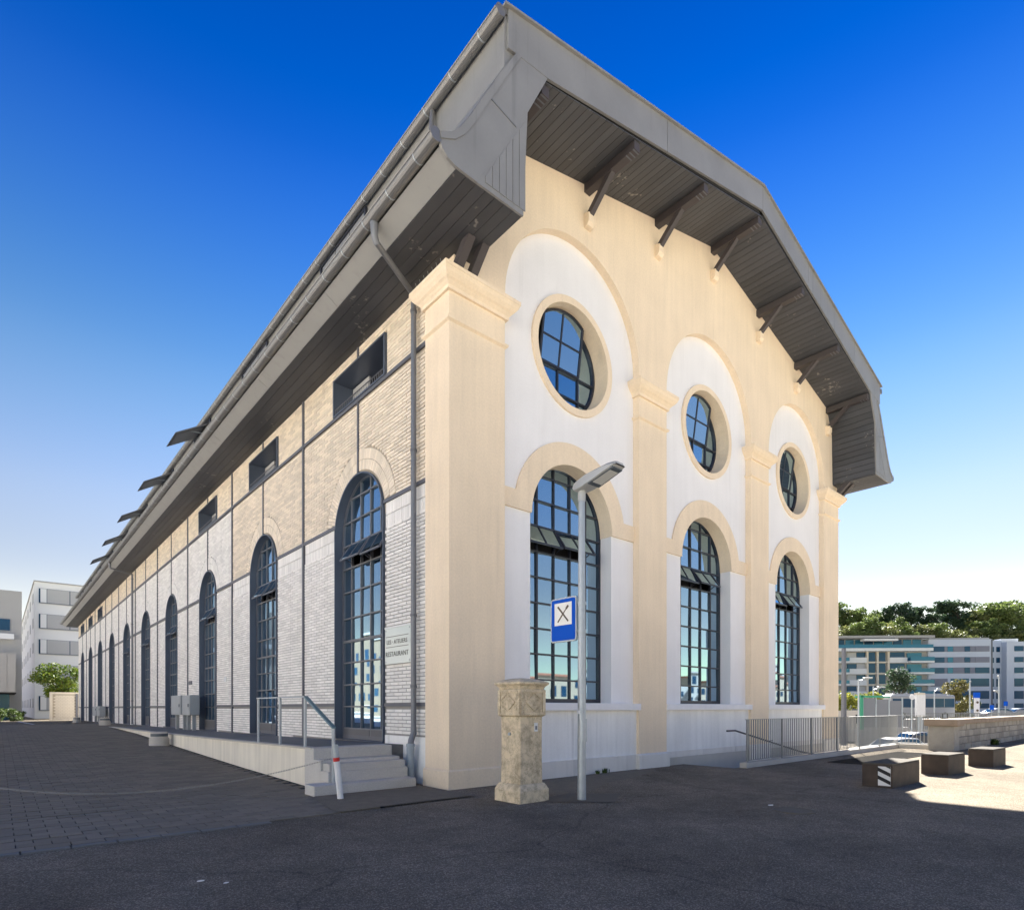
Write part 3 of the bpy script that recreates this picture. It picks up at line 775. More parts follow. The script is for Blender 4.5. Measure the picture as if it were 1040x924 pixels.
# end wall and far side so the hall is a closed body
MB().box(.3, 17.9, Y1 - .3, Y1 - .002, -.5, 12.4).obj('end_wall', 'white', hall)
MB().box(17.4, 17.9, .8, Y1 - .3, -2, 10.4).obj('east_wall', 'white', hall)

# ---- roof
YV, YE = -1.46, Y1 + 1.2
SL = (15.22 - 13.08) / (9 - .12)
for s in (1, -1):
    X = (lambda x: x) if s == 1 else (lambda x: 18 - x)
    nm = 'roof'
    rf = MB().prism([(X(9), 15.22), (X(.10), 13.08), (X(.10), 12.98), (X(9), 15.10)], YV + .02, YE).obj('roof_slope', 'roof', hall)
    # verge fascia panels
    cuts = [.17, 4.7, 9.0] if s == 1 else [.17, 2.6, 6.2, 9.0]
    for a, b in zip(cuts, cuts[1:]):
        a2, b2 = a + .007, b - .007
        top = lambda x: 13.08 + (x - .1) * SL - .004
        bot = lambda x: 12.38 + (x - .36) * .2555 if x > .9 else 12.44 + (x - .17) * .13
        pts = [(X(a2), top(a2)), (X(b2), top(b2)), (X(b2), bot(b2))] + ([(X(1.1), bot(1.1))] if a < 1 else []) + [(X(a2), bot(a2))]
        MB().prism(pts, YV, YV + .05).obj('verge_panel', 'zinc', hall)
    MB().prism([(X(9), 15.245), (X(.08), 13.105), (X(.08), 13.065), (X(9), 15.205)], YV - .05, YV + .06).obj('verge_trim', 'zinc', hall)
    # upper side fascia
    MB().box(min(X(.13), X(.2)), max(X(.13), X(.2)), YV + .05, YE, 12.10, 12.97).obj('upper_fascia', 'zinc', hall)
    MB().box(min(X(.135), X(.42)), max(X(.135), X(.42)), YV + .051, YV + .09, 12.0, 13.0).obj('corner_filler', 'zinc', hall)
    # curved skirt
    prof = [(.34, 12.50), (.02, 11.95), (-.32, 11.34), (-.62, 10.80), (-.80, 10.52), (-.97, 10.33), (-1.18, 10.20)]
    sk = prof + [(x + .05, z - .06) for x, z in reversed(prof)]
    skirt = MB().prism([(X(x), z) for x, z in sk], YV + .052, YE).obj('skirt_roof', 'zinc', hall)
    # end cap in the verge plane
    endp = [(.36, 12.495), (.02, 11.93), (-.32, 11.32), (-.62, 10.78), (-.80, 10.50), (-.97, 10.31), (-1.18, 10.19), (-1.19, 10.08), (-1.14, 9.98), (-1.04, 9.90), (-.90, 9.85), (-.55, 9.84)]
    e1 = endp + [(-.48, 9.84), (.62, 11.66), (1.12, 12.62), (.30, 12.62)]
    MB().prism([(X(x), z) for x, z in e1], YV + .006, YV + .054).obj('skirt_end_panel', 'zinc', hall)
    MB().prism([(X(x), z) for x, z in [(-.48, 9.84), (.52, 9.84), (.62, 11.66)]], YV + .012, YV + .05).obj('end_board_frame', 'zinc', hall)
    for i in range(6):
        xa = -.30 + i * .145; xb = xa + .132
        lo = 9.93; f = lambda x: 9.84 + (x + .48) / 1.1 * 1.82 - .10
        if f(xb) < lo + .02: continue
        pts = [(X(xa), lo), (X(xb), lo), (X(xb), f(xb)), (X(xa), max(f(xa), lo + .005))]
        MB().prism(pts, YV + .001, YV + .012).obj('end_board', 'zinc', hall)
    MB().prism([(X(-.30), 11.36), (X(-.29), 11.375), (X(.36), 11.24), (X(.35), 11.225)], YV - .003, YV + .006).obj('panel_seam', 'gutter', hall)
    # trim line between upper panel and end panel
    MB().prism([(X(.36), 12.49), (X(.02), 11.93), (X(-.32), 11.32), (X(-.62), 10.78), (X(-.80), 10.50), (X(-.97), 10.31), (X(-1.18), 10.19), (X(-1.16), 10.10), (X(-.90), 10.24), (X(-.72), 10.43), (X(-.53), 10.73), (X(-.23), 11.27), (X(.11), 11.88), (X(.46), 12.48)], YV - .012, YV + .006).obj('skirt_trim', 'zinc', hall)
    # lower slanted fascia with joints
    yy = YV + .06
    while yy < YE:
        y2 = min(yy + 4.2, YE)
        MB().prism([(X(-1.15), 10.03), (X(-.86), 9.845), (X(-.82), 9.885), (X(-1.10), 10.08)], yy, y2 - .008).obj('eave_fascia', 'zinc_light', hall)
        yy = y2
        if s == -1: break
    # side soffit boards
    for i in range(5):
        xa = -.85 + i * .195; xb = xa + .187
        MB().box(min(X(xa), X(xb)), max(X(xa), X(xb)), YV + .05, YE, 9.835, 9.86).obj('eave_soffit_board', 'soffit', hall)
    for i in range(5, 7):
        xa = -.85 + i * .195; xb = xa + .187
        MB().box(min(X(xa), X(xb)), max(X(xa), X(xb)), YV + .05, .02, 9.835, 9.86).obj('eave_soffit_board', 'soffit', hall)
    # gable soffit boards: sloped part, slanted corner, vertical inner side
    path = [(9.0, 14.46), (1.08, 12.52), (.62, 11.66), (.53, 9.86)]
    for (xa, za), (xb, zb2) in zip(path, path[1:]):
        Ls = math.hypot(xb - xa, zb2 - za); n = max(1, round(Ls / .19)); 
        for i in range(n):
            t0 = (i + .03) / n; t1 = (i + .97) / n
            p0 = (xa + (xb - xa) * t0, za + (zb2 - za) * t0); p1 = (xa + (xb - xa) * t1, za + (zb2 - za) * t1)
            nx, nz = -(zb2 - za) / Ls, (xb - xa) / Ls
            if nz < 0: nx, nz = -nx, -nz
            if zb2 < 12.5: nx, nz = -abs(nx), abs(nz)
            o = .02
            MB().prism([(X(p0[0]), p0[1]), (X(p1[0]), p1[1]), (X(p1[0] + nx * o), p1[1] + nz * o), (X(p0[0] + nx * o), p0[1] + nz * o)], YV + .05, .02).obj('soffit_board', 'soffit', hall)
    MB().prism([(X(x - .03), z + .05) for x, z in path] + [(X(x - .12), z + .09) for x, z in reversed(path)], YV + .06, .02).obj('soffit_lining', 'dark', hall)
    # gutters
    for (gx, gz, gr, nm) in ((.02, 12.96, .095, 'upper_gutter'), (-1.24, 10.12, .105, 'eave_gutter')):
        pts = arc(gx, gz, gr, 180, 360, 10) + arc(gx, gz, gr - .012, 360, 180, 10)
        gt = MB().prism([(X(x), z) for x, z in pts], YV + .02, YE).obj(nm, 'gutter', hall, smooth=False)
        MB().disc((X(gx), gz), gr, 16, 'y', (YV + .005, YV + .02)).obj('gutter_end', 'gutter', gt)
        MB().tube([(X(gx - gr), YV + .02, gz), (X(gx - gr), YE, gz)], .014, 6).obj('gutter_bead', 'gutter', gt)
        if s == 1:
            y = YV + .5
            while y < 45:
                p2 = arc(gx, gz, gr + .006, 180, 360, 10) + arc(gx, gz, gr + .001, 360, 180, 10)
                MB().prism([(X(x), z) for x, z in p2], y, y + .025).obj('gutter_bracket', 'galv', gt)
                y += .85
    # struts on the corner pier
    for x in (.10, .42):
        MB().bar((X(x), -.02, 9.40), (X(x), -.52, 9.88), .15, .15).obj('pier_strut', 'beam', hall)
# snow guard hooks along the upper edge
mb = MB(); y = YV + .3
while y < 60:
    mb.bar((.12, y, 13.08), (.12, y, 13.17), .02, .02); y += .28
tag(mb.obj('snow_guard', 'galv', hall), kind='stuff')
# gable beams, struts and corbels
for k in range(-3, 4):
    x = 9 + 2.63 * k; zs = 14.46 - abs(x - 9) * .245
    bmo = MB().box(x - .09, x + .09, YV + .08, .01, zs - .20, zs - .01).obj('overhang_beam', 'beam', hall, bevel=.008)
    MB().bar((x, .0, zs - .80), (x, -.72, zs - .16), .12, .12).obj('strut', 'beam', bmo)
    MB().prism([(.02, zs - 1.0), (-.10, zs - .98), (-.15, zs - .90), (-.15, zs - .72), (.02, zs - .66)], x - .10, x + .10, 'x').obj('corbel', 'cream', hall, bevel=.01)
    mb = MB()
    for i in range(3): mb.box(x - .092, x + .092, YV + .10 + i * .09, YV + .125 + i * .09, zs - .205, zs - .195)
    mb.obj('beam_clip', 'steel', bmo)
# clerestory windows in the upper fascia, some flaps raised
for k in range(10):
    y0, wdt = YC[k] - .4, 2.5
    fr = MB().plate([(y0, 12.32), (y0 + wdt, 12.32), (y0 + wdt, 12.86), (y0, 12.86)], [[(y0 + .07, 12.38), (y0 + wdt - .07, 12.38), (y0 + wdt - .07, 12.81), (y0 + .07, 12.81)]], .07, .128, 'x')
    rw = fr.obj('clerestory_window', 'frame', hall)
    for i in range(3):
        q0 = y0 + .07 + i * (wdt - .14) / 3
        MB().box(.105, .125, q0 + .02, q0 + (wdt - .14) / 3 - .02, 12.38, 12.81).obj('clerestory_pane', 'grey_panel' if k not in range(2, 7) else 'dark', rw)
    if 2 <= k <= 6:
        hx, hz, tx, tz = .05, 12.66, -1.1, 11.95
        nx, nz = .03, .085; f0, fwd = y0 + .25, 1.5
        MB().prism([(hx, hz), (tx, tz), (tx + nx, tz + nz), (hx + nx, hz + nz)], f0, f0 + fwd).obj('raised_flap', 'roof', rw, bevel=.01)
        f_ = lambda t, o: (hx + (tx - hx) * t - .02 * o, hz + (tz - hz) * t - .06 * o)
        MB().prism([f_(.1, .2), f_(.9, .2), f_(.9, .4), f_(.1, .4)], f0 + .1, f0 + fwd - .1).obj('flap_glass', 'grey_panel', rw)
        for yy in (f0 + .2, f0 + fwd - .2): MB().bar((.05, yy, 12.36), (-.62, yy, 12.30), .02, .02).obj('flap_stay', 'galv', rw)
# downpipes
def downpipe(y, yg, low=True):
    p = MB().tube([(-1.22, yg, 10.06), (-1.20, yg, 9.78), (-1.14, yg + .03, 9.70)], [.075, .06, .055], 12)
    p.tube([(-1.16, yg + .02, 9.72), (-.06, y - .02, 9.66 if low else 9.6)], .052, 12)
    p.tube([(-.08, y - .02, 9.68), (-.015, y, 9.6), (-.01, y, 9.5), (-.01, y, 1.0 if low else .5)], .055, 12)
    d = p.obj('downpipe', 'pipe', hall, smooth=True)
    mb = MB()
    for z in (9.3, 6.55, 3.3, 1.9): mb.tube([(-.01, y, z), (-.01, y, z + .05)], .066, 12)
    mb.obj('pipe_clip', 'steel', d)
    if low:
        q = MB().tube([(-.01, y, 1.12), (-.01, y, 1.0), (-.08, y - .02, .86), (-.10, y - .03, .76)], .06, 12)
        q.obj('pipe_bend', 'pipe', d, smooth=True)
        MB().tube([(-.10, y - .03, .80), (-.10, y - .03, .0)], .078, 14).obj('pipe_shoe', 'pipe_low', d, smooth=True)
        MB().tube([(-.10, y - .03, .74), (-.10, y - .03, .79)], .086, 14).obj('pipe_collar', 'pipe_low', d, smooth=True)
    return d
downpipe(1.2, .55); downpipe(33.5, 33.0, False)
MB().tube([(.05, .62, 12.9), (.02, .62, 12.4), (-.03, .62, 11.95)], .05, 10).obj('gutter_spout', 'gutter', hall, smooth=True)
# bird spikes on the capital
mb = MB()
for i in range(14): mb.bar((-.15, .0 + i * .07, 9.47), (-.19 + .08 * (i % 2), .0 + i * .07, 9.60), .0045, .0045)
for i in range(26): mb.bar((1.5 + .0 * i, -.1, 9.47), (1.5, -.12, 9.58), .0045, .0045)
mb.obj('bird_spikes', 'galv', hall)

# ------------------------------------------------------------------ dock and steps
dock = thing('loading_dock', 'long low concrete dock with four steps along the white brick wall', 'platform', (-.9, 2, 0))
mb = MB(); ysd = [1.74] + list(range(3, 29))
top = [(y, d_of(y)) for y in ysd]
mb.prism(top + [(28, -.2), (1.74, -.2)], -1.82, -1.70, 'x')
mb.obj('dock_wall', 'concrete_dock', dock)
mb = MB(); mb.prism([(y, z - .002) for y, z in top] + [(28, -.2), (1.74, -.2)], -1.70, .11, 'x'); mb.obj('dock_floor', 'dock_top', dock)
MB().prism([(66.2, .19), (28, d_of(28) - .002), (28, -.2), (66.2, -.2)], -.9, .11, 'x').obj('dock_tail', 'dock_top', dock)
mb = MB(); mb.prism([(y, z + .012) for y, z in top] + [(y, z - .02) for y, z in reversed(top)], -1.86, -1.66, 'x'); mb.obj('dock_edge', 'concrete', dock)
for i, (y0, z1) in enumerate(((.73, .185), (1.04, .37), (1.35, .555), (1.66, .757))):
    MB().box(-2.22 if i == 0 else -1.84 - .004 * i, -.24 + .003 * i, y0, y0 + .42, -.1, z1).obj('step', 'step', dock, bevel=.018)
MB().box(-1.80, -.27, 1.09, 1.9, -.1, .50).obj('step_core', 'step', dock)

rail = thing('handrail', 'blue grey flat steel handrail at the head of the dock steps', 'handrail', (-1.78, 2.2, .75))
for y in (4.9, 3.55, 2.22): MB().box(-1.80, -1.765, y - .04, y + .04, .70, 1.70).obj('post', 'galv', rail, bevel=.006)
MB().box(-1.80, -1.765, .92, 1.0, .10, 1.14).obj('post', 'galv', rail, bevel=.006)
MB().box(-1.82, -1.745, 2.18, 4.94, 1.70, 1.725).obj('top_rail', 'galv', rail)
MB().bar((-1.782, 2.20, 1.712), (-1.782, .94, 1.15), .075, .028).obj('sloped_rail', 'rail_teal', rail)

post = thing('marker_post', 'leaning white post with red band and grey top before the steps', 'post', (-2.0, .2, 0))
d = Vector((-.085, .03, .9)); b0 = Vector((-2.0, .2, 0))
at = lambda t: b0 + d * t
MB().tube([at(0), at(.70)], .05, 16).obj('post_body', 'whitepaint', post, smooth=True)
MB().tube([at(.70), at(.77)], .051, 16).obj('red_band', 'red', post, smooth=True)
MB().tube([at(.77), at(1.0)], .05, 16).obj('post_top', 'galv', post, smooth=True)
MB().box(-2.1, -1.9, .1, .3, .006, .02).obj('foot_plate', 'galv', post, bevel=.004)
# hanging chain
A = Vector((-1.80, .96, .62)); B = Vector((-7.9, 4.9, .72)); n = 170; mb = MB()
prev = None
for i in range(n + 1):
    t = i / n; p = A.lerp(B, t); s = (2 * t - 1); p.z = .075 + (A.z * (1 - t) + B.z * t - .075) * (s * s)
    if prev is not None:
        dv = (p - prev); side = Vector((0, 0, 1)) if i % 2 else dv.cross(Vector((0, 0, 1))).normalized()
        q0 = prev - dv * .25; q1 = p + dv * .25
        for sg in (-1, 1): mb.bar(q0 + side * .009 * sg, q1 + side * .009 * sg, .0045, .0045)
        mb.bar(q0 - side * .011, q0 + side * .011, .0045, .0045); mb.bar(q1 - side * .011, q1 + side * .011, .0045, .0045)
    prev = p
tag(mb.obj('barrier_chain', 'chain', fix=False), 'steel link chain sagging across the paved yard from the handrail', 'chain')

# plaque
pl = thing('restaurant_plaque', 'clear glass plaque reading LES ATELIERS RESTAURANT on the white brick', 'sign', (.05, 1.85, 2.4))
MB().box(.055, .067, 1.42, 2.46, 2.42, 3.18).obj('plate', 'plaque', pl)
MB().box(.045, .070, 1.41, 2.47, 3.18, 3.21).obj('top_clip', 'whitepaint', pl)
for z in (2.77, 2.99): MB().box(.052, .055, 1.50, 2.42, z, z + .012).obj('rule', 'ink', pl)
def text_mesh(txt, size, wide=1.0):
    cu = bpy.data.curves.new('lettering', 'FONT'); cu.body = txt; cu.size = size; cu.align_x = 'CENTER'; cu.extrude = .002; cu.resolution_u = 3
    cu.space_character = wide
    o = bpy.data.objects.new('lettering', cu); COL.objects.link(o); bpy.context.view_layer.update()
    me = bpy.data.meshes.new_from_object(o.evaluated_get(bpy.context.evaluated_depsgraph_get()))
    bpy.data.objects.remove(o); me.materials.clear(); return me
for txt, z, sz, wd in (('LES · ATELIERS', 2.84, .126, 1.05), ('RESTAURANT', 2.58, .145, 1.05)):
    me = text_mesh(txt, sz, wd); o = link('lettering', me, 'ink', pl)
    o.matrix_parent_inverse = world_of(pl).inverted()
    o.matrix_basis = Matrix.Translation((.051, 1.965, z)) @ Matrix(((0, 0, -1, 0), (-1, 0, 0, 0), (0, 1, 0, 0), (0, 0, 0, 1)))
for yy in (1.46, 2.42):
    for zz in (2.47, 3.13): MB().disc((yy, zz), .015, 10, 'x', (.045, .056)).obj('screw', 'galv', pl)
MB().box(.07, .1, 14.22, 14.5, 2.45, 2.62).obj('wall_plate', 'whitepaint', hall); MB().box(.07, .1, 19.3, 19.8, 2.5, 2.66).obj('wall_plate', 'steel', hall)

# ------------------------------------------------------------------ pillar, lamp, sign
pil = thing('stone_pillar', 'weathered sandstone pillar with diamond panels and domed cap by the lamp', 'pillar', (.22, -1.74, 0))
cx, cy = .22, -1.74
MB().rings(cx, cx, cy, cy, [(.315, -.05), (.315, .19), (.300, .22), (.290, .245), (.262, .29)]).obj('base', 'stone', pil, bevel=.014)
sh = MB().rings(cx, cx, cy, cy, [(.243, .28), (.238, .6), (.236, 1.0), (.240, 1.38)]).obj('shaft', 'stone', pil, bevel=.022)
hd = MB().rings(cx, cx, cy, cy, [(.245, 1.36), (.268, 1.375), (.268, 1.79), (.255, 1.80)]).obj('head', 'stone', pil, bevel=.006)
MB().rings(cx, cx, cy, cy, [(.245, 1.79), (.258, 1.81), (.275, 1.845), (.305, 1.87), (.315, 1.88), (.315, 1.905), (.305, 1.915), (.20, 1.955), (.10, 1.975), (.0, 1.98)]).obj('cap', 'stone', pil, bevel=.004)
for (fx, fy, ax) in ((0, -1, 'y'), (-1, 0, 'x'), (1, 0, 'x'), (0, 1, 'y')):
    sg_ = fy if ax == 'y' else fx
    pl0 = (cy if ax == 'y' else cx) + sg_ * .267; e = pl0 + sg_ * .020; c = cx if ax == 'y' else cy
    lo, hi = min(pl0, e), max(pl0, e)
    o = [(c - .266, 1.38), (c + .266, 1.38), (c + .266, 1.785), (c - .266, 1.785)]; i_ = [(c - .205, 1.43), (c + .205, 1.43), (c + .205, 1.74), (c - .205, 1.74)]
    MB().plate(o, [i_], lo, hi, ax).obj('panel_frame', 'stone', hd, bevel=.004)
    dm = lambda k: [(c - .175 * k, 1.585), (c, 1.585 - .135 * k), (c + .175 * k, 1.585), (c, 1.585 + .135 * k)]
    MB().plate(dm(.9), [], lo, hi - .004 if sg_ > 0 else hi, ax).obj('diamond', 'stone', hd, bevel=.004)
    for sx in (-1, 1):
        for sz in (-1, 1):
            tri = [(c + sx * .192, 1.585 + sz * .03), (c + sx * .192, 1.585 + sz * .143), (c + sx * .035, 1.585 + sz * .143)]
            MB().plate(tri, [], lo + .006 if sg_ < 0 else lo, hi if sg_ < 0 else hi - .006, ax).obj('spandrel', 'stone', hd)
MB().box(cx + .055, cx + .125, cy - .250, cy - .236, 1.12, 1.26).obj('notice', 'whitepaint', pil)
MB().box(cx + .068, cx + .112, cy - .252, cy - .250, 1.15, 1.21).obj('notice_print', 'grey_panel', pil)
MB().disc((cy + .02, 1.08), .026, 14, 'x', (cx - .258, cx - .23)).obj('push_button', 'galv', pil, smooth=True)

lamp = thing('street_lamp', 'slim galvanised street lamp with flat angled head in front of the gable', 'lamp', (.97, -2.37, 0))
LX, LY = .97, -2.37
MB().tube([(LX, LY, -.05), (LX, LY, .3), (LX, LY, 2.5), (LX, LY, 4.95)], [.072, .070, .062, .050], 18).obj('pole', 'galv', lamp, smooth=True)
MB().tube([(LX, LY, 4.86), (LX, LY, 5.12)], .062, 16).obj('collar', 'lampgrey', lamp, smooth=True)
# head: lofted flat body along -Y
secs = [(-2.22, .06, 5.08, 5.16), (-2.32, .13, 5.01, 5.18), (-2.50, .14, 5.03, 5.23), (-2.75, .155, 5.075, 5.25), (-2.98, .15, 5.14, 5.27), (-3.12, .13, 5.185, 5.265), (-3.16, .11, 5.205, 5.25)]
mb = MB(); vs = []; fs = []
for (y, hw, z0, z1) in secs:
    vs += [(LX - hw, y, z0 + .015), (LX - hw * .8, y, z0), (LX + hw * .8, y, z0), (LX + hw, y, z0 + .015), (LX + hw, y, z1 - .05), (LX + hw * .6, y, z1), (LX - hw * .6, y, z1), (LX - hw, y, z1 - .05)]
for i in range(len(secs) - 1):
    for k in range(8): fs.append((i * 8 + k, i * 8 + (k + 1) % 8, i * 8 + 8 + (k + 1) % 8, i * 8 + 8 + k))
fs += [tuple(range(7, -1, -1)), tuple(len(vs) - 8 + k for k in range(8))]
head = MB().add(vs, fs).obj('lamp_head', 'lampgrey', lamp, smooth=True)
def under(y, x, o): # under-surface height
    z = 5.047 + (-2.58 - y) * .245 if y < -2.58 else 5.047
    return (x, y, z - o)
rim = [under(-2.62, LX - .135, .014), under(-2.62, LX + .135, .014), under(-3.11, LX + .115, .012), under(-3.11, LX - .115, .012)]
q = rim + [(x, y, z + .05) for x, y, z in rim]
MB().add(q, [(0, 1, 2, 3), (7, 6, 5, 4), (0, 1, 5, 4), (1, 2, 6, 5), (2, 3, 7, 6), (3, 0, 4, 7)]).obj('lens_rim', 'lampdark', head)
rim = [under(-2.70, LX - .105, .019), under(-2.70, LX + .105, .019), under(-3.04, LX + .095, .016), under(-3.04, LX - .095, .016)]
q = rim + [(x, y, z + .03) for x, y, z in rim]
MB().add(q, [(0, 1, 2, 3), (7, 6, 5, 4), (0, 1, 5, 4), (1, 2, 6, 5), (2, 3, 7, 6), (3, 0, 4, 7)]).obj('lens', 'lens', head)
MB().tube([(LX + .005, LY - .01, .95), (LX + .005, LY - .01, 1.32)], .0722, 18).obj('hatch', 'galv', lamp, smooth=True)
MB().box(LX - .09, LX - .066, LY - .03, LY + .02, 1.40, 1.46).obj('sticker', 'whitepaint', lamp)

sg = thing('road_sign', 'blue restaurant road sign with crossed knife and fork on the lamp pole', 'sign', (LX, LY + .3, 2.58))
def rrect(y0, y1, z0, z1, r, n=5):
    return arc(y1 - r, z1 - r, r, 0, 90, n) + arc(y0 + r, z1 - r, r, 90, 180, n) + arc(y0 + r, z0 + r, r, 180, 270, n) + arc(y1 - r, z0 + r, r, 270, 360, n)
SY0, SY1, SZ0, SZ1 = -2.295, -1.70, 2.60, 3.34
MB().plate(rrect(SY0, SY1, SZ0, SZ1, .05), [], LX - .045, LX - .01, 'x').obj('panel_back', 'galv', sg, bevel=.004)
MB().plate(rrect(SY0 + .025, SY1 - .025, SZ0 + .025, SZ1 - .025, .035), [], LX - .050, LX - .044, 'x').obj('blue_face', 'blue', sg)
MB().plate(rrect(SY0 + .10, SY1 - .10, SZ0 + .28, SZ1 - .085, .004, 2), [], LX - .053, LX - .049, 'x').obj('white_square', 'signwhite', sg)
yc_, zc_ = (SY0 + SY1) / 2, (SZ0 + .28 + SZ1 - .085) / 2
for s_, nm in ((1, 'knife'), (-1, 'fork')):
    mb = MB(); a = Vector((LX - .055, yc_ - s_ * .12, zc_ - .13)); b = Vector((LX - .055, yc_ + s_ * .12, zc_ + .13))
    m = a.lerp(b, .45)
    mb.bar(a, m, .026, .004, up=(1, 0, 0)); mb.bar(m, b, .016 if s_ < 0 else .03, .004, up=(1, 0, 0))
    if s_ < 0:
        dr = (b - a).normalized(); sd = dr.cross(Vector((1, 0, 0)))
        for o in (-.016, 0, .016): mb.bar(a.lerp(b, .80) + sd * o, b + sd * o, .007, .004, up=(1, 0, 0))
    mb.obj(nm, 'signdark' if s_ > 0 else 'signdark', sg)
for z in (2.75, 3.20): 
    MB().bar((LX, LY - .075, z), (LX, SY0 + .09, z), .03, .03).obj('bracket', 'galv', sg)
    MB().tube([(LX, LY, z - .025), (LX, LY, z + .025)], .072, 16).obj('clamp', 'galv', sg, smooth=True)

# ------------------------------------------------------------------ right: railing, kerb, grate, blocks, parapet
kb = MB().box(7.85, 19.45, -1.62, -1.42, -.1, .13).obj('ramp_kerb', 'concrete', bevel=.015)
tag(kb, 'pale concrete kerb carrying the picket railing along the ramp', 'kerb')
kb2 = MB().box(19.25, 19.45, -2.68, -1.625, -.1, .16).obj('ramp_kerb', 'concrete', bevel=.015)
tag(kb2, 'short concrete kerb between the picket railing and stone parapet', 'kerb')
fence = thing('picket_railing', 'galvanised picket railing on the kerb beside the ramp', 'railing', (8, -1.52, .13))
pk = None; x = 8.02
while x < 19.42:
    if pk is None: pk = MB().box(-.006, .006, -.012, .012, 0, 1.02).obj('picket', 'galv_d', fence, world=False)
    else:
        pk = link('picket', pk.data, None, fence, world=False)
    pk.location = (x - 8, 0, .05); x += .118
MB().box(7.99, 19.44, -1.545, -1.495, 1.20, 1.212).obj('top_rail', 'galv_d', fence)
MB().box(7.99, 19.44, -1.545, -1.495, .17, .182).obj('bottom_rail', 'galv_d', fence)
for i in range(7): MB().box(8.0 + i * 1.9 - .02, 8.0 + i * 1.9 + .02, -1.56, -1.535, .10, 1.2).obj('post', 'galv_d', fence)
fence2 = thing('picket_railing', 'short return of picket railing beside the stone parapet pier', 'railing', (19.35, -2.1, .16))
for i in range(9): MB().box(19.33, 19.37, -2.66 + i * .118, -2.648 + i * .118, .2, 1.22).obj('picket', 'galv_d', fence2)
MB().box(19.325, 19.375, -2.68, -1.56, 1.22, 1.232).obj('top_rail', 'galv_d', fence2); MB().box(19.325, 19.375, -2.68, -1.56, .19, .202).obj('bottom_rail', 'galv_d', fence2)
hr = thing('ramp_handrail', 'thin dark handrail sloping down beside the ramp behind the pickets', 'handrail', (8, -1.36, .5))
MB().tube([(7.35, -1.36, .93), (7.75, -1.36, .93), (11.5, -1.36, .22), (19, -1.36, -.7)], .022, 8).obj('rail', 'beam', hr, smooth=True)
for x, z in ((9.5, .60), (12, .12)): MB().bar((x, -1.36, z), (x, -1.49, z + .03), .015, .015).obj('bracket', 'beam', hr)
gr = thing('floor_grate', 'galvanised bar grating set flush in the asphalt behind the blocks', 'grate', (13.5, -2.8, 0))
MB().plate([(11.0, -3.35), (16.8, -3.35), (16.8, -2.3), (11.0, -2.3)], [[(11.05, -3.30), (16.75, -3.30), (16.75, -2.35), (11.05, -2.35)]], .004, .02, 'z').obj('grate_frame', 'grate_iron', gr)
MB().add([(11.05, -3.3, .006), (16.75, -3.3, .006), (16.75, -2.35, .006), (11.05, -2.35, .006)], [(0, 1, 2, 3)]).obj('pit_shade_sheet', 'dark', gr, fix=False)  # flat black sheet on the asphalt, painted shade for the space under the bars
gb = None
for i in range(56):
    if gb is None: gb = MB().box(-.022, .022, -.475, .475, 0, .014).obj('grate_bar', 'grate_iron', gr, world=False)
    else: gb = link('grate_bar', gb.data, None, gr, world=False)
    gb.location = (-2.45 + .05 + i * .1, -.025, .007)
BLK = [(6.33, -5.24, 1.53, .52, .455, -.02, 'low dark block with black and white striped plate nearest the viewer'),
       (9.68, -5.34, 1.12, .53, .455, -.06, 'low dark block in the middle of the three blocks'),
       (12.70, -5.59, 1.2, .52, .455, -.04, 'low dark block farthest right of the three blocks')]
for i, (x, y, L_, D_, H_, rz, lb) in enumerate(BLK):
    b = thing('block_bench', lb, 'block', (x, y, 0), rz, 'low dark blocks on the square')
    MB().box(0, L_, 0, D_, -.02, H_ - .03).obj('block_body', 'block', b, bevel=.015, world=False)
    MB().box(.004, L_ - .004, .004, D_ - .004, H_ - .03, H_).obj('block_lid', 'block_top', b, bevel=.008, world=False)
    if i == 0:
        MB().box(-.012, -.004, .03, .24, .04, .40).obj('striped_plate', 'whitepaint', b, world=False)
        for k in range(3):
            z = .06 + k * .15; mb = MB().prism([(.24, z - .01), (.24, z + .05), (.03, z - .06 + .0), (.03, z - .12 + .0)] if False else clip([(.03, z), (.24, z + .10), (.24, z + .17), (.03, z + .07)], [(.03, .04), (.24, .04), (.24, .40), (.03, .40)]), -.016, -.011, 'x')
            mb.obj('black_stripe', 'tyre', b, world=False)
# stone parapet
par = thing('stone_parapet', 'weathered ashlar parapet wall with brown coping and end pier', 'wall', (18.75, -3.45, 0))
MB().box(18.72, 19.40, -3.47, -2.70, -.1, .86).obj('end_pier', 'pstone', par, bevel=.03)
MB().box(18.60, 19.52, -3.58, -2.60, .86, 1.10).obj('pier_coping', 'coping', par, bevel=.035)
MB().box(19.40, 45, -3.40, -3.0, -.1, .93).obj('wall_core', 'mortar', par)
x = 19.45
while x < 44:
    l = random.uniform(1.3, 1.9); MB().box(x, x + l - .012, -3.54, -2.88, .925, 1.105 + random.uniform(-.008, .008)).obj('coping_stone', 'coping', par, bevel=.02); x += l
for r_, (z0, z1) in enumerate(((-.05, .21), (.225, .46), (.475, .70), (.715, .92))):
    x = 19.42
    while x < 44:
        l = random.uniform(.38, .75)
        MB().box(x + .01, x + l - .01, -3.445 - random.uniform(0, .02), -3.30, z0, z1).obj('stone', 'pstone', par, bevel=.018); x += l

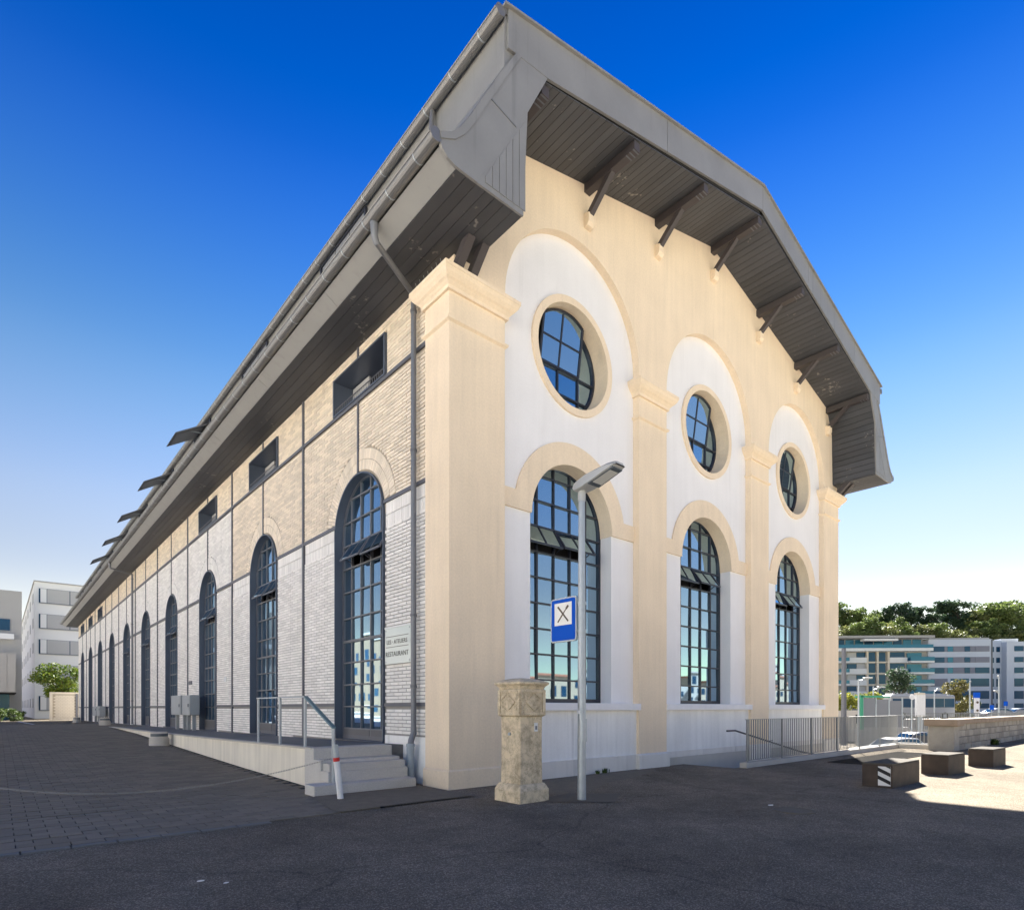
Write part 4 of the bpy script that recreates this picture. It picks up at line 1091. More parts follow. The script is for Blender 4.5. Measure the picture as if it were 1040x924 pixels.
# manhole, litter, weeds
mh = thing('manhole_cover', 'small round cover sunk in the asphalt near the ramp', 'manhole', (2.55, -5.1, 0))
MB().plate(arc(2.55, -5.1, .28, 0, 360, 28)[:-1], [arc(2.55, -5.1, .24, 0, 360, 28)[:-1]], .002, .010, 'z').obj('ring', 'patch_dark', mh)
MB().plate(arc(2.55, -5.1, .235, 0, 360, 28)[:-1], [], .001, .007, 'z').obj('lid', 'patch_dark', mh)
def scrap(x, y, s, lb):
    pts = [(x + s * math.cos(t) * random.uniform(.6, 1.2), y + s * .55 * math.sin(t) * random.uniform(.6, 1.2)) for t in [k * math.pi / 3.5 for k in range(7)]]
    tag(MB().prism(pts, .004, .010, 'z').obj('paper_scrap', 'signwhite'), lb, 'litter', 'paper scraps on the asphalt')
scrap(2.75, -4.65, .07, 'pale flattened scrap on the asphalt before the ramp')
for x, y, s, lb in ((-4.9, -3.3, .035, 'largest tiny pale scrap on the asphalt below the yard edging'), (-4.75, -3.5, .025, 'tiny pale scrap just right of the largest one'), (-5.1, -4.2, .03, 'tiny pale scrap nearest the lower left picture corner')): scrap(x, y, s, lb)
def tuft(x, y, z, s, lb, m='leaf_bush', n=40):
    mb = MB()
    for i in range(n):
        a = random.uniform(0, 6.28); l = s * random.uniform(.5, 1); lean = random.uniform(.2, .9)
        p = Vector((x + random.gauss(0, s * .25), y + random.gauss(0, s * .25), z)); dx = Vector((math.cos(a), math.sin(a), 0)); t = p + dx * l * lean * .7 + Vector((0, 0, l))
        sd = Vector((-dx.y, dx.x, 0)) * s * .09
        mb.add([p - sd * .5, p + sd * .5, p.lerp(t, .6) + sd, t, p.lerp(t, .6) - sd], [(0, 1, 2, 3, 4)])
    tag(mb.obj('weed_tuft', m, fix=False), lb, 'weed', 'weeds at wall feet')
tuft(4.35, -.03, 0, .13, 'small green weed at the gable wall foot, nearest the middle pier')
tuft(4.05, -.04, 0, .10, 'small green weed at the gable wall foot, left of its neighbour')
tuft(2.2, -.04, 0, .10, 'tiny weed at the gable wall foot just right of the stone pillar')
tuft(24.4, -3.55, 0, .26, 'low green weed growing at the foot of the stone parapet', n=160)

# ------------------------------------------------------------------ cabinets and bollards on the left
def cabinet(y0, y1, xw, zb, zt, lb, legs=True):
    z0 = d_of(y0)
    c = thing('utility_cabinet', lb, 'cabinet', (xw, (y0 + y1) / 2, z0), 0, 'grey utility cabinets along the brick wall')
    body = MB().box(xw - .22, xw + .14, y0, y1, z0 + zb, z0 + zt).obj('cabinet_body', 'cabinet', c, bevel=.015)
    MB().box(xw - .235, xw - .221, y0 + .05, y1 - .05, z0 + zb + .05, z0 + zt - .05).obj('cabinet_door', 'cabinet', c, bevel=.006)
    for yy in (y0 + .15, y1 - .25): MB().box(xw - .08, xw + .05, yy, yy + .12, z0 - .01, z0 + zb + .01).obj('leg', 'cabinet', c)
    MB().box(xw - .26, xw - .236, y0 + .12, y0 + .17, z0 + .95, z0 + 1.08).obj('lock', 'steel', c)
cabinet(17.3, 18.55, -.22, .62, 1.42, 'grey wall cabinet on two legs, nearer of the first pair')
cabinet(18.85, 20.6, -.22, .62, 1.45, 'grey wall cabinet on two legs, farther of the first pair')
cabinet(44.6, 46.4, -.22, .5, 1.25, 'distant grey wall cabinet by the far windows, nearer one')
cabinet(46.7, 48.9, -.22, .5, 1.25, 'distant grey wall cabinet by the far windows, farther one')
def bollard(x, y, s, lb):
    z = g_of(y)
    b = thing('concrete_bollard', lb, 'bollard', (x, y, z), 0, 'squat concrete bollards along the dock')
    MB().tube([(x, y, z - .05), (x, y, z + .26 * s)], [.30 * s, .29 * s], 20).obj('foot', 'concrete', b, smooth=True)
    MB().tube([(x, y, z + .26 * s), (x, y, z + .44 * s), (x, y, z + .46 * s)], [.25 * s, .25 * s, .23 * s], 20).obj('top_drum', 'concrete', b, smooth=True)
    MB().tube([(x, y, z + .31 * s), (x, y, z + .40 * s)], .254 * s, 20).obj('dark_band', 'lampdark', b, smooth=True)
bollard(-2.2, 13.4, 1.0, 'squat concrete bollard with dark band beside the dock edge')
bollard(-1.4, 33.5, 1.0, 'squat pale concrete bollard where the dock ends')
bollard(-1.5, 48.5, .9, 'farthest squat concrete bollard near the hall corner')

# ------------------------------------------------------------------ foliage helpers
def leaf_cloud(mb, c, rad, n, size, squash=.8):
    for i in range(n):
        while True:
            p = Vector((random.uniform(-1, 1), random.uniform(-1, 1), random.uniform(-1, 1)))
            if .25 < p.length < 1: break
        p = Vector((c[0] + p.x * rad, c[1] + p.y * rad, c[2] + p.z * rad * squash))
        a = Vector((random.gauss(0, 1), random.gauss(0, 1), random.gauss(0, .6))).normalized(); b = a.cross(Vector((random.gauss(0, 1), random.gauss(0, 1), random.gauss(0, 1)))).normalized()
        s = size * random.uniform(.6, 1.3)
        mb.add([p - a * s, p + b * s * .5, p + a * s, p - b * s * .5], [(0, 1, 2, 3)])
def tree_meshes(h, crown_r, leaf, nclump, nleaf, flat=.8, low=.35):
    """trunk with limbs, crown of leaf clumps; local coordinates"""
    tr = MB(); cr = MB(); tr.tube([(0, 0, -.3), (.03 * h * .1, 0, h * low), (0, .02 * h, h * .75)], [.035 * h * .5, .028 * h * .5, .01 * h], 8)
    for i in range(nclump):
        a = random.uniform(0, 6.28); q = random.random() ** .6
        zt = random.uniform(low, 1.0); rr = crown_r * q * math.sqrt(max(.08, 1 - ((zt - (low + 1) / 2) / ((1 - low) / 2)) ** 2 * .85))
        c = (rr * math.cos(a), rr * math.sin(a), h * zt * .93)
        leaf_cloud(cr, c, crown_r * random.uniform(.22, .40), nleaf, leaf, flat)
        if i % 3 == 0: tr.tube([(0, 0, h * max(low * .8, zt * .55)), (c[0] * .5, c[1] * .5, h * zt * .75), c], [.010 * h, .007 * h, .003 * h], 5, cap=False)
    return tr, cr
def make_tree(label, cat, group, loc, h, r, leafm, leaf, nclump=26, nleaf=60, flat=.8, low=.35, name='tree'):
    t = thing(name, label, cat, loc, random.uniform(0, 6), group)
    a, b = tree_meshes(h, r, leaf, nclump, nleaf, flat, low)
    a.obj('trunk', 'bark', t, world=False, smooth=True); b.obj('crown', leafm, t, world=False, fix=False)
    return t

CW = lambda px, Z, z=0.: (cx0 + Z * fwv[0] + (px - 520) / 603 * Z * rtv[0], cy0 + Z * fwv[1] + (px - 520) / 603 * Z * rtv[1], z)   # place by bearing and distance, once, in world metres

# ------------------------------------------------------------------ left background
whb = thing('office_building', 'white office block with grey strip blinds at the far end of the yard', 'building', (-2.8, 84, 0))
MB().box(-2.75, 18, 84, 150, -.3, 16.9).obj('wall', 'bldg_white', whb)
MB().box(-2.85, 18.1, 83.9, 150.1, 16.9, 17.05).obj('roof_edge', 'bldg_grey', whb)
for k in range(5):
    z0 = 1.9 + k * 3.12 if k else 1.2
    wb = MB().box(-2.35, 17, 83.9, 84.05, z0, z0 + 1.75).obj('strip_window', 'bglass', whb)
    MB().box(-2.35, 17, 83.86, 83.9, z0 - .1, z0).obj('window_sill', 'bldg_grey', wb)
    for j in range(6): MB().box(-1.55 + j * 2.3, -1.55 + j * 2.3 + 2.22, 83.85, 83.9, z0 + .05, z0 + 1.72).obj('blind', 'blind', wb)
    MB().box(-2.2, -1.6, 83.84, 83.9, z0 + .05, z0 + 1.72).obj('pale_reveal', 'bldg_white', wb)
    for j in range(8): MB().box(-2.80, -2.74, 87 + j * 8, 89 + j * 8, z0 + .3, z0 + 1.5).obj('side_window', 'blind', whb)
gyb = thing('grey_building', 'grey concrete building with projecting upper box at the left edge', 'building', (-12, 78, 0))
MB().box(-30, -4.05, 80, 84, -.3, 14.9).obj('wall', 'bldg_grey', gyb)
MB().box(-30, -4.75, 79.3, 80.0, 9.3, 9.9).obj('floor_slab', 'bldg_white', gyb)
for z0 in (10.3,): 
    wv = MB().box(-14, -5.1, 79.9, 80.05, z0, z0 + 1.3).obj('window', 'bglass', gyb)
    for j in range(3): MB().box(-13.9 + j * 3, -13.85 + j * 3, 79.86, 79.9, z0, z0 + 1.3).obj('window_bar', 'bldg_white', wv)
wv = MB().box(-14, -6.0, 79.9, 80.05, 6.4, 7.8).obj('window', 'bglass', gyb)
bx = MB().box(-30, -4.75, 72, 80, 3.1, 7.2).obj('projecting_box', 'bldg_grey', gyb)
for i in range(14): MB().box(-14 + i * .66, -14 + i * .66 + .63, 71.93, 72, 3.15, 7.15).obj('cladding_board', 'bldg_grey', bx)
MB().box(-14, -4.7, 71.9, 80, 3.0, 3.1).obj('underside', 'dark', bx)
MB().box(-30, -5.2, 76, 80, -.3, 3.0).obj('glazed_foot', 'bglass', gyb)
bwall = thing('garden_wall', 'pale brick garden wall with grey post at the far hall corner', 'wall', (-.9, 70, 0))
MB().box(-2.0, .9, 70, 70.3, 0, 3.1).obj('wall_core', 'mortar_cream', bwall)
for r_ in range(16):
    for c_ in range(7):
        x = -1.72 + c_ * .30 + (.15 if r_ % 2 else 0)
        if x < -.05: MB().box(x, x + .28, 69.97, 70.1, .35 + r_ * .155, .35 + r_ * .155 + .14).obj('brick', 'bldg_beige', bwall)
MB().box(-2.05, .9, 69.95, 70.35, 2.95, 3.15).obj('coping', 'bldg_beige', bwall); MB().box(-2.05, -1.8, 69.9, 70.2, 0, 3.0).obj('end_post', 'bldg_beige', bwall)
MB().box(.15, .35, 69.85, 70.0, 0, 3.0).obj('grey_post', 'steel', bwall); MB().box(-1.75, .9, 69.94, 70.1, 0, .33).obj('wall_foot', 'bldg_beige', bwall)
make_tree('bright green and yellow small tree above the pale garden wall', 'tree', None, (-.9, 72.6, 0), 6.4, 2.3, 'leaf_bright', .14, 46, 130, .75, .45)
for i, (x, y, r_) in enumerate(((-5.0, 66, .75), (-6.0, 64.5, .7), (-4.4, 71, .55), (-7.2, 66, .9))):
    b = thing('shrub', ['dark round shrub before the grey building, nearest the yard line', 'dark shrub left of the round one at the yard end', 'small shrub at the white office corner', 'broad dark shrub at the left picture edge'][i], 'shrub', (x, y, 0), 0, 'shrubs at the yard end')
    mb = MB()
    for k in range(14): leaf_cloud(mb, (random.uniform(-r_, r_) * .6, random.uniform(-r_, r_) * .6, .25 + random.uniform(.1, 1.5) * r_), r_ * .4, 70, .08)
    mb.obj('foliage', 'leaf_bush', b, world=False, fix=False); MB().tube([(0, 0, -.05), (0, 0, r_)], .04, 6).obj('stem', 'bark', b, world=False)

# ------------------------------------------------------------------ right background: hill, wood, blocks of flats
def hill_z(Z): return lerp_profile([(165, -1.8), (178, 8), (200, 21), (224, 29), (260, 31), (400, 33)], Z)
mb = MB(); nx_, ny_ = 30, 12
for j in range(ny_ + 1):
    for i in range(nx_ + 1):
        px = 640 + i * 26; Z = 165 + j * 14; h_ = hill_z(Z) + 1.2 * math.sin(i * .9) * (j > 0)
        mb.v.append(CW(px, Z, h_))
for j in range(ny_):
    for i in range(nx_): mb.f.append((j * (nx_ + 1) + i, j * (nx_ + 1) + i + 1, (j + 1) * (nx_ + 1) + i + 1, (j + 1) * (nx_ + 1) + i))
tag(mb.obj('hill', 'hill'), 'wooded hillside behind the apartment blocks', kind='structure')
protos = []
for k in range(5):
    h, r = ((12, 5.4), (14, 5.0), (11, 5.8), (13, 4.4), (10.5, 6.6))[k]
    a, b = tree_meshes(h, r, .42, 34, 95, .7, .28 if k < 4 else .55)
    protos.append((a.mesh('trunk'), b.mesh('crown')))
for a, b in protos: a.materials.append(M['bark'])
for i, (a, b) in enumerate(protos): b.materials.append(M[('leaf_wood', 'leaf_dark', 'leaf_wood2', 'leaf_wood', 'leaf_wood')[i]])
ORD = ('first second third fourth fifth sixth seventh eighth ninth tenth eleventh twelfth thirteenth fourteenth fifteenth sixteenth seventeenth eighteenth nineteenth twentieth').split()
for row, (z0_, z1_, cnt, step, kinds) in enumerate(((196, 204, 19, 10.6, (0, 2, 2, 3)), (216, 226, 18, 11.4, (0, 1, 2, 3)))):
    for i in range(cnt):
        px, Z, k, sc_ = 847 + i * step + random.uniform(-3, 3), random.uniform(z0_, z1_), random.choice(kinds), random.uniform(.68, 1.02) + random.choice((-.05, .1, .22)) * row
        look = ('mid green', 'dark green', 'pale olive', 'narrow green')[k]
        t = thing('hillside_tree', '%s tree on the hillside, %s from the hall in the %s row' % (look, ORD[i], ('front', 'back')[row]), 'tree', CW(px, Z, hill_z(Z) - 1), random.uniform(0, 6), 'trees of the wooded hillside'); t.scale = (sc_,) * 3
        link('trunk', protos[k][0], None, t, world=False); link('crown', protos[k][1], None, t, world=False)
t = thing('umbrella_tree', 'tall flat-topped tree standing above the wood on the hillside', 'tree', CW(1014, 214, hill_z(214) + .5), 1.0); t.scale = (1.35, 1.35, 1.25)
link('trunk', protos[4][0], None, t, world=False); link('crown', protos[4][1], None, t, world=False)

# block A
def fb(mb, x0, x1, y0, y1, z0, z1): return mb.box(x0, x1, y0, y1, z0, z1)
ZA = 139; mpx = ZA / 603
LA = CW(851, ZA, -1.8); angA = R(-40.946 - 3)
blA = thing('apartment_block', 'long apartment block with teal glass balconies and penthouse roof slab', 'building', LA, angA)
fx = lambda px: (px - 851) * mpx
zof = lambda py: (718.5 - py) * mpx + 1.5 + 1.8
def lp(name, m, x0, x1, y0, y1, z0, z1, par, **k): return MB().box(x0, x1, y0, y1, z0, z1).obj(name, m, par, world=False, **k)
lp('wall', 'bldg_grey', -14, fx(942), .6, 14, 0, zof(658), blA)
rfA = lp('roof_slab', 'bldg_grey', -14, fx(943), -1.2, 14, zof(648.5), zof(646), blA)
lp('penthouse', 'bldg_grey', -14, fx(938), 1.5, 13, zof(658), zof(648.5), blA)
lp('awning', 'bldg_white', fx(873), fx(906), -1.8, 0, zof(651.5), zof(649.5), rfA)
for k in range(9):
    x0 = fx(852 + k * 9.5); lp('penthouse_window', 'teal' if k % 3 else 'bglass', x0, x0 + 1.9, 1.38, 1.5, zof(656.5), zof(649), blA)
lp('terrace_slab', 'bldg_white', -14, fx(942), -1.0, 1.5, zof(661.5), zof(658.5), blA)
lp('terrace_glass', 'teal', -14, fx(942), -1.0, -.92, zof(658.4), zof(655), blA)
PF = 11.4
for f in range(5):
    yt = 662 + f * PF
    for j, (p0, p1) in enumerate(((861, 870), (870.4, 879))):
        lp('window', 'bglass' if (f + j) % 2 else 'blind', fx(p0), fx(p1), .35, .62, zof(yt + 5.5), zof(yt + .5), blA)
    lp('spandrel', 'bldg_white', fx(860), fx(879.5), -.1, .6, zof(yt + PF - .3), zof(yt + 5.6), blA)
    for p0 in (881, 891): lp('stair_window', 'bglass', fx(p0), fx(p0 + 7.4), .3, .62, zof(yt + 9.6), zof(yt + .4), blA)
    lp('stair_spandrel', 'bldg_beige', fx(880), fx(901), .1, .6, zof(yt + PF - .2), zof(yt + 9.7), blA)
    lp('window', 'bglass', fx(903), fx(917.5), .35, .62, zof(yt + 5.6), zof(yt + .3), blA)
    lp('spandrel', 'bldg_white', fx(901.5), fx(919), -.1, .6, zof(yt + PF - .3), zof(yt + 5.7), blA)
    lp('balcony_window', 'teal', fx(920), fx(934), .3, .62, zof(yt + 9.3), zof(yt + 1), blA)
    lp('balcony_slab', 'bldg_white', fx(919), fx(942), -1.4, .6, zof(yt + PF), zof(yt + 9.6), blA)
    lp('balcony_glass', 'teal', fx(919), fx(942), -1.4, -1.32, zof(yt + 9.5), zof(yt + 5.6), blA)
    lp('balcony_slab', 'bldg_white', -8, fx(860), -1.2, .6, zof(yt + PF), zof(yt + 9.6), blA); lp('balcony_glass', 'teal', -8, fx(860), -1.2, -1.12, zof(yt + 9.5), zof(yt + 6), blA)
for p0 in (879.2, 889.3, 900): lp('pilaster', 'bldg_beige', fx(p0), fx(p0 + 1.7), -.15, .6, 0, zof(661.5), blA)
# block B
ZB_ = 138; mpb = ZB_ / 603
LB = CW(943, ZB_, -1.8); angB = R(-40.946 - 6)
blB = thing('apartment_block', 'pale blue grey apartment block with ribbon windows at the right edge', 'building', LB, angB)
gx = lambda px: (px - 943) * mpb
zob = lambda py: (718.5 - py) * mpb + 1.5 + 1.8
lp('wall', 'bldg_cool', 0, gx(1003), 0, 3, 0, zob(649.5), blB); lp('recess_wall', 'bldg_cool', gx(1003), gx(1018), 2.2, 6, 0, zob(650), blB); lp('wing_wall', 'bldg_cool', gx(1018), gx(1100), .5, 6, 0, zob(652), blB)
lp('roof_rail', 'bldg_grey', gx(945), gx(1003), 1, 1.1, zob(649.4), zob(647.5), blB); lp('roof_box', 'bldg_white', gx(1020), gx(1036), 3, 5.5, zob(652), zob(648), blB)
lp('downpipe', 'steel', gx(1002), gx(1003.2), -.1, 0, 0, zob(650), blB)
for f in range(6):
    yt = (656.5, 667.5, 678, 689, 701.5, 714)[f]; hh = (5.2, 5.2, 5.6, 8, 8, 5)[f]
    segs = ((945, 958, 'bglass'), (961, 966, 'teal'), (966.4, 976.5, 'blind_v'), (977, 982, 'bglass'), (982.4, 986.6, 'blind_v'), (987, 1000, 'blind_v' if f < 2 else 'bglass')) if f < 3 else ((945, 961, 'blind_v' if f == 3 else 'bglass'), (964, 981, 'bglass'), (983, 1000, 'bglass'))
    for p0, p1, m in segs: lp('window', m, gx(p0), gx(p1), -.08, .02, zob(yt + hh), zob(yt), blB)
    if f < 3: lp('window_band', 'blind_v', gx(944.5), gx(1000.5), -.03, -.0, zob(yt + hh + .2), zob(yt - .2), blB)
    for p0, p1 in ((1007.2, 1010.6), (1013, 1016.3)): lp('window', 'bglass', gx(p0), gx(p1), 2.1, 2.22, zob(yt + hh), zob(yt), blB)
    for p0, p1, m in ((1025, 1033, 'bglass'), (1033.5, 1048, 'blind_v'), (1052, 1066, 'bglass')): lp('window', m, gx(p0), gx(p1), .4, .52, zob(yt + hh), zob(yt), blB)

# trees and bushes on the street
make_tree('dark upright tree in front of the teal balconied block', 'tree', None, CW(914, 96, -1.8), 10.0, 2.6, 'leaf_dark', .20, 40, 110, .9, .12)
make_tree('round dark bush tree between the two apartment blocks', 'tree', None, CW(938, 98, -1.8), 5.6, 2.6, 'leaf_dark', .20, 30, 90, .8, .15)
make_tree('yellow green street tree in front of the blue grey block', 'tree', None, CW(970, 92, -1.8), 7.8, 2.3, 'leaf_auburn', .18, 36, 110, .9, .15)
make_tree('low dark bush right of the yellow green street tree', 'tree', None, CW(984, 94, -1.8), 5.2, 1.6, 'leaf_dark', .18, 22, 90, .9, .15)
hdg = thing('hedge', 'yellow green hedge above a beige wall beside the hall', 'hedge', CW(868, 62, -1.8), R(-40.9))
mb = MB()
for k in range(60): leaf_cloud(mb, (random.uniform(-4, 2.6), random.uniform(-.8, .8), 3.1 + random.uniform(0, 1.6)), .55, 60, .13)
mb.obj('foliage', 'leaf_yellow', hdg, world=False, fix=False)
bwl = MB().box(-6, 3, -1.2, 1.0, 0, 3.0).obj('planter_wall', 'bldg_beige', hdg, world=False)
for px in (862, 868, 873): MB().box((px - 868) * .1, (px - 868) * .1 + .35, -1.23, -1.2, 1.7, 2.6).obj('wall_opening', 'dark', hdg, world=False)
# street furniture far right
def far_lamp(px, Z, h, arms, lb, r=.09, m='galv'):
    t = thing('street_light', lb, 'lamp', CW(px, Z, -1.8), R(-40.9), 'far street lights')
    MB().tube([(0, 0, 0), (0, 0, h)], [r, r * .7], 10).obj('pole', m, t, world=False, smooth=True)
    for (dx, z) in arms:
        MB().bar((0, 0, z - .15), (dx, 0, z + .12), .09, .07).obj('arm', m, t, world=False)
        MB().box(dx * .45, dx * 1.25, -.14, .14, 0, .12).obj('lamp_head', 'lampgrey', t, bevel=.03, world=False).location = (0, 0, z + .05)
    return t
far_lamp(857, 46, 7.9, [], 'thick grey mast standing right of the hall corner', .22, 'steel')
far_lamp(872, 50, 5.7, [(.9, 5.7)], 'street light with one upswept head left of the green roofed shelter')
far_lamp(887, 58, 5.4, [(.9, 5.2)], 'street light with low head before the hedge')
far_lamp(949, 70, 5.5, [(.6, 5.4)], 'small curved street light beside the white bus')
far_lamp(985, 62, 5.9, [(.01, 5.9)], 'street light with small box head left of the tall totem')
far_lamp(1014.5, 60, 6.4, [(-.1, 6.4), (-.4, 4.9)], 'double headed street light at the right edge')
sh = thing('shelter', 'grey panelled shelter with green end and roof edge beyond the railing', 'shelter', CW(889, 52, -1.8), R(-40.9))
for k in range(3): MB().box(-1.05 + k * 1.15, -.0 + k * 1.15, 0, .08, 1.6, 4.15 - k * .12).obj('grey_panel', 'grey_panel', sh, world=False)
MB().box(-1.35, -1.1, -.1, .2, 1.4, 4.4).obj('green_end', 'green', sh, world=False); MB().box(-1.3, 1.2, -.1, .9, 4.2, 4.36).obj('green_roof', 'green', sh, world=False)
MB().box(-1.3, 3.0, 0, .8, 0, 1.6).obj('shelter_base', 'bldg_grey', sh, world=False)
for k in range(4): MB().box(-1.12 + k * 1.15, -1.05 + k * 1.15, -.05, .05, 1.4, 4.2).obj('post', 'galv', sh, world=False)
tt = thing('advert_totem', 'white blank totem box with cap beyond the railing', 'totem', CW(934.5, 48, -1.8), R(-40.9))
MB().box(-.36, .36, -.12, .12, 2.6, 4.35).obj('totem_panel', 'whitepaint', tt, bevel=.03, world=False); MB().box(-.38, .30, -.16, .16, 4.35, 4.5).obj('cap', 'bldg_beige', tt, world=False); MB().box(-.15, .15, -.08, .08, 0, 2.6).obj('stem', 'galv', tt, world=False)
rs = thing('round_sign', 'small round white sign beside the blank totem', 'sign', CW(926, 47, -1.8), R(-40.9))
MB().tube([(0, 0, 0), (0, 0, 4.2)], .05, 8).obj('pole', 'galv', rs, world=False); MB().disc((0, 4.15), .22, 18, 'y', (-.08, -.05)).obj('disc', 'whitepaint', rs, world=False)
t2 = thing('parking_totem', 'tall white totem with blue top and dark dots at the street', 'totem', CW(992, 66, -1.8), R(-40.9))
MB().box(-.25, .25, -.1, .1, 0, 4.4).obj('totem_panel', 'whitepaint', t2, world=False); MB().box(-.3, .3, -.12, .12, 4.4, 5.0).obj('blue_top', 'blue', t2, world=False)
for z in (3.0, 3.9): MB().disc((0, z), .13, 14, 'y', (-.13, -.1)).obj('dot', 'signdark', t2, world=False)
for px, Z, h_, lb in ((877.5, 57, 4.0, 'small blue road sign before the hedge'), (1007, 64, 3.6, 'small blue road sign left of the double street light'), (1021, 64, 4.0, 'small blue road sign right of the double street light')):
    s_ = thing('blue_sign', lb, 'sign', CW(px, Z, -1.8), R(-40.9), 'small blue road signs')
    MB().tube([(0, 0, 0), (0, 0, h_)], .04, 8).obj('pole', 'galv', s_, world=False); MB().box(-.22, .22, -.07, -.04, h_ - .5, h_).obj('panel', 'blue', s_, world=False)
# bus
bus = thing('bus', 'long white bus with dark window band behind the railing', 'bus', CW(938, 78, -1.8), R(-40.9 + 2))
BX0, BX1 = -4.4, 4.3; Zb = 1.75
MB().box(BX0, BX1, 0, 2.5, Zb + .35, Zb + 3.2).obj('body', 'car_white', bus, bevel=.18, world=False)
MB().box(BX0 + .6, BX1 - .8, .4, 2.1, Zb + 3.15, Zb + 3.4).obj('roof_unit', 'car_white', bus, bevel=.05, world=False)
for k in range(6): MB().box(BX0 + .25 + k * 1.4, BX0 + 1.55 + k * 1.4, -.02, .02, Zb + 1.6, Zb + 2.75).obj('window', 'bglass', bus, world=False)
MB().box(BX1 - .02, BX1 + .02, .2, 2.3, Zb + 1.2, Zb + 2.9).obj('windscreen', 'bglass', bus, world=False)
for x in (-2.8, 2.9):
    w_ = MB().disc((x, Zb + .48), .48, 20, 'y', (-.03, .3)).obj('wheel', 'tyre', bus, world=False); MB().disc((x, Zb + .48), .26, 14, 'y', (-.05, -.03)).obj('rim', 'galv', w_, world=False)
rd = MB().box(-60, 60, -1.5, 12, -.2, Zb).obj('street_bank', 'concrete', None)
rd.location = CW(960, 78, -1.8); rd.rotation_euler = (0, 0, R(-40.9)); tag(rd, 'raised concrete street bank under the bus', kind='structure')
# cars
def car(name, label, loc, rz, paint):
    c = thing('car', label, 'car', loc, rz, 'cars on the lower road')
    prof = [(-2.1, .35), (-2.12, .75), (-1.95, .95), (-1.55, 1.02), (-1.0, 1.40), (-.4, 1.50), (.5, 1.48), (1.15, 1.05), (1.95, .88), (2.12, .65), (2.1, .35)]
    vs = []; n = len(prof)
    for y, sc in ((-.86, .96), (-.78, 1.0), (.78, 1.0), (.86, .96)):
        for x, z in prof: vs.append((x * (sc if abs(y) > .8 else 1), (y if z < 1.05 else y * .86), z if abs(y) < .8 else .35 + (z - .35) * .96))
    fs = [tuple(range(n))[::-1], tuple(range(3 * n, 4 * n))]
    for r_ in range(3):
        for i in range(n): fs.append((r_ * n + i, r_ * n + (i + 1) % n, (r_ + 1) * n + (i + 1) % n, (r_ + 1) * n + i))
    body = MB().add(vs, fs).obj('body', paint, c, world=False, smooth=True)
    for sy in (-1, 1):
        for pts in ([(-1.40, 1.04), (-.92, 1.36), (-.30, 1.44), (-.30, 1.04)], [(-.24, 1.04), (-.24, 1.44), (.46, 1.42), (1.0, 1.04)]):
            MB().prism(pts, sy * .72 - .04, sy * .72 + .05 * sy + .0, 'y').obj('side_window', 'bglass', c, world=False)
    MB().add([(1.16, -.62, 1.06), (.55, -.6, 1.465), (.55, .6, 1.465), (1.16, .62, 1.06), (1.19, -.62, 1.075), (.58, -.6, 1.485), (.58, .6, 1.485), (1.19, .62, 1.075)], [(0, 1, 2, 3), (7, 6, 5, 4), (0, 1, 5, 4), (1, 2, 6, 5), (2, 3, 7, 6), (3, 0, 4, 7)]).obj('windscreen', 'bglass', c, world=False)
    MB().add([(-1.56, -.6, 1.03), (-1.03, -.58, 1.40), (-1.03, .58, 1.40), (-1.56, .6, 1.03), (-1.59, -.6, 1.045), (-1.06, -.58, 1.42), (-1.06, .58, 1.42), (-1.59, .6, 1.045)], [(0, 1, 2, 3), (7, 6, 5, 4), (0, 1, 5, 4), (1, 2, 6, 5), (2, 3, 7, 6), (3, 0, 4, 7)]).obj('rear_window', 'bglass', c, world=False)
    for x in (-1.3, 1.32):
        for y in (-.84, .62):
            w_ = MB().disc((x, .33), .33, 18, 'y', (y, y + .22)).obj('wheel', 'tyre', c, world=False); MB().disc((x, .33), .2, 12, 'y', (y - .01, y + .23)).obj('rim', 'galv', w_, world=False)
    for y in (-.7, .5): MB().box(-2.14, -2.08, y, y + .2, .70, .86).obj('tail_light', 'redlight', c, world=False); MB().box(2.06, 2.13, y, y + .2, .62, .74).obj('headlight', 'lens', c, world=False)
    return c
car('car', 'white car seen through the railing on the lower road', CW(915, 36, -1.8), R(-40.9 + 12), 'car_white')
car('car', 'dark car parked behind the white car below the railing', CW(934, 44, -1.8), R(-40.9 + 8), 'car_dark')
car('car', 'silver car with red tail lights on the street at the right', CW(1015, 74, -.05), R(-40.9), 'car_silver')
car('car', 'silver car cut by the right picture edge on the street', CW(1038, 74, -.05), R(-40.9), 'car_silver')
# far fence behind the parapet
ff = thing('far_railing', 'long dark picket railing beyond the stone parapet on the street edge', 'railing', CW(960, 58, -1.8), R(-40.9))
pk = None
for i in range(90):
    if pk is None: pk = MB().box(-.03, .03, -.02, .02, 1.2, 2.75).obj('picket', 'galv_d', ff, world=False)
    else: pk = link('picket', pk.data, None, ff, world=False)
    pk.location = (-4.5 + i * .16, 0, 0)
MB().box(-4.6, 10, -.03, .03, 2.75, 2.82).obj('top_rail', 'galv_d', ff, world=False); MB().box(-4.6, 10, -.03, .03, 1.15, 1.2).obj('bottom_rail', 'galv_d', ff, world=False); MB().box(-12, 10, .0, .4, 0, 1.15).obj('fence_wall', 'concrete', ff, world=False)

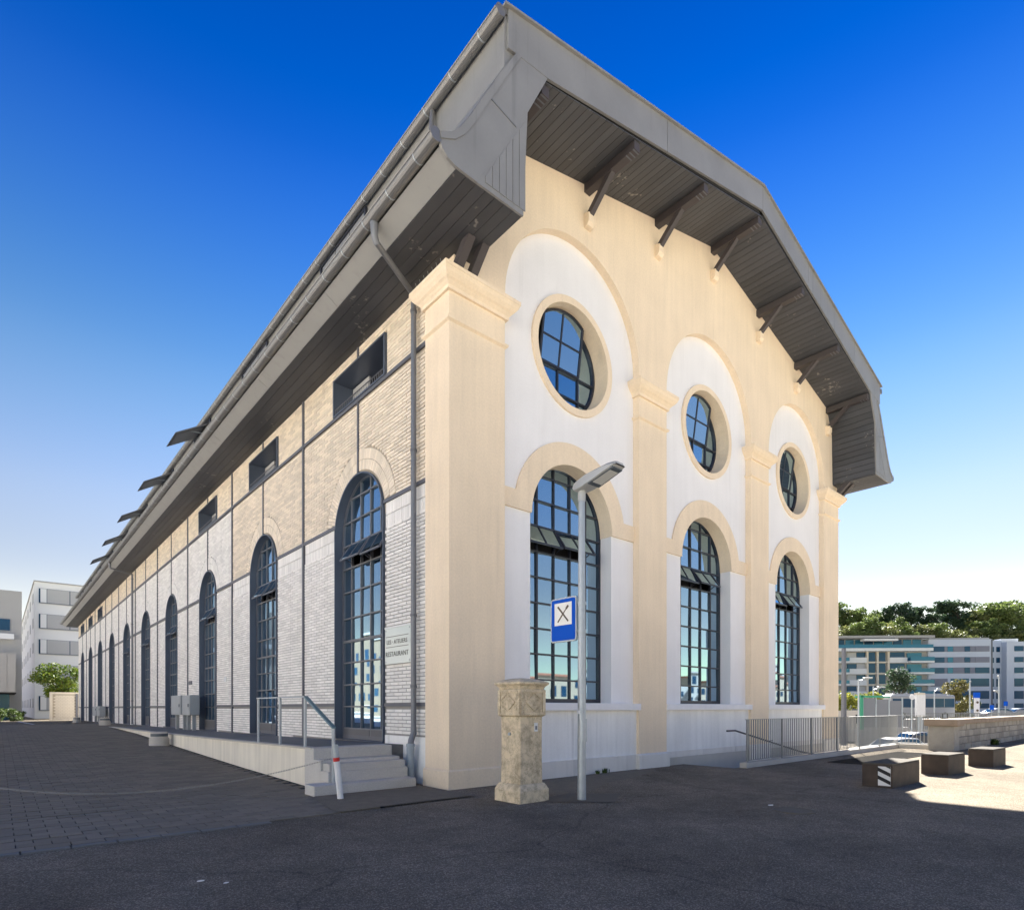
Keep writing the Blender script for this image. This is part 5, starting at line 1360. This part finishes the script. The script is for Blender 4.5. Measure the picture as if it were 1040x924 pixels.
# ------------------------------------------------------------------ the square behind the viewer (seen in the window reflections)
def town_house(x, y, wx, wy, h, m, lb, face):
    t = thing('town_building', lb, 'building', (x, y, 0), 0, 'buildings behind the viewer')
    MB().box(x, x + wx, y, y + wy, -.3, h).obj('wall', m, t); MB().box(x - .4, x + wx + .4, y - .4, y + wy + .4, h, h + .4).obj('roof', 'terracotta' if m in ('bldg_beige', 'bldg_tan') else 'bldg_grey', t)
    fl = int(h // 3.2)
    for f in range(fl):
        z = 1.0 + f * 3.1
        if face == 'x':
            n = int(wy // 3.2)
            for i in range(n): MB().box(x + wx - .05, x + wx + .03, y + .9 + i * 3.2 + random.uniform(-.3, .3), y + 2.2 + i * 3.2 + random.uniform(-.2, .7), z, z + random.choice((1.3, 1.6, 2.1))).obj('window', 'bglass', t)
        else:
            n = int(wx // 3.2)
            for i in range(n): MB().box(x + .9 + i * 3.2 + random.uniform(-.3, .3), x + 2.2 + i * 3.2 + random.uniform(-.2, .7), y + wy - .05, y + wy + .03, z, z + random.choice((1.3, 1.6, 2.1))).obj('window', 'bglass', t)
town_house(-62, -30, 14, 34, 12.5, 'bldg_white', 'white building across the yard, left of the viewer', 'x')
town_house(-64, 8, 14, 36, 14.5, 'bldg_beige', 'cream building across the yard opposite the brick wall', 'x')
town_house(-62, 48, 14, 30, 11.5, 'bldg_white', 'white building across the yard near the far end', 'x')
town_house(-40, -80, 34, 14, 9.5, 'bldg_tan', 'tan building behind the viewer across the square', 'y')
town_house(0, -84, 36, 14, 8.5, 'bldg_grey', 'grey building behind the viewer facing the gable', 'y')
town_house(44, -86, 40, 14, 9.0, 'bldg_tan', 'tan building behind the viewer at the right end', 'y')
town_house(-66, 84, 16, 34, 15.0, 'bldg_brown', 'brown building across the yard, beyond the white one', 'x')
town_house(-64, 122, 16, 44, 13.0, 'bldg_brown', 'long brown building farthest along the yard', 'x')
town_house(-70, 170, 20, 60, 15.0, 'bldg_brown', 'long brown building at the end of the yard street', 'x')
town_house(88, -88, 44, 14, 10.0, 'bldg_grey', 'grey building right of the tan one behind the viewer', 'y')
town_house(136, -84, 40, 14, 9.0, 'bldg_tan', 'tan building far right behind the viewer', 'y')
town_house(182, -90, 60, 14, 12.0, 'bldg_grey', 'long grey building farthest right behind the viewer', 'y')
car('car', 'red car parked behind the viewer facing the gable windows', (10, -34, 0), .1, 'red')
car('car', 'white car parked behind the viewer beside the red car', (18, -36, 0), .0, 'car_white')
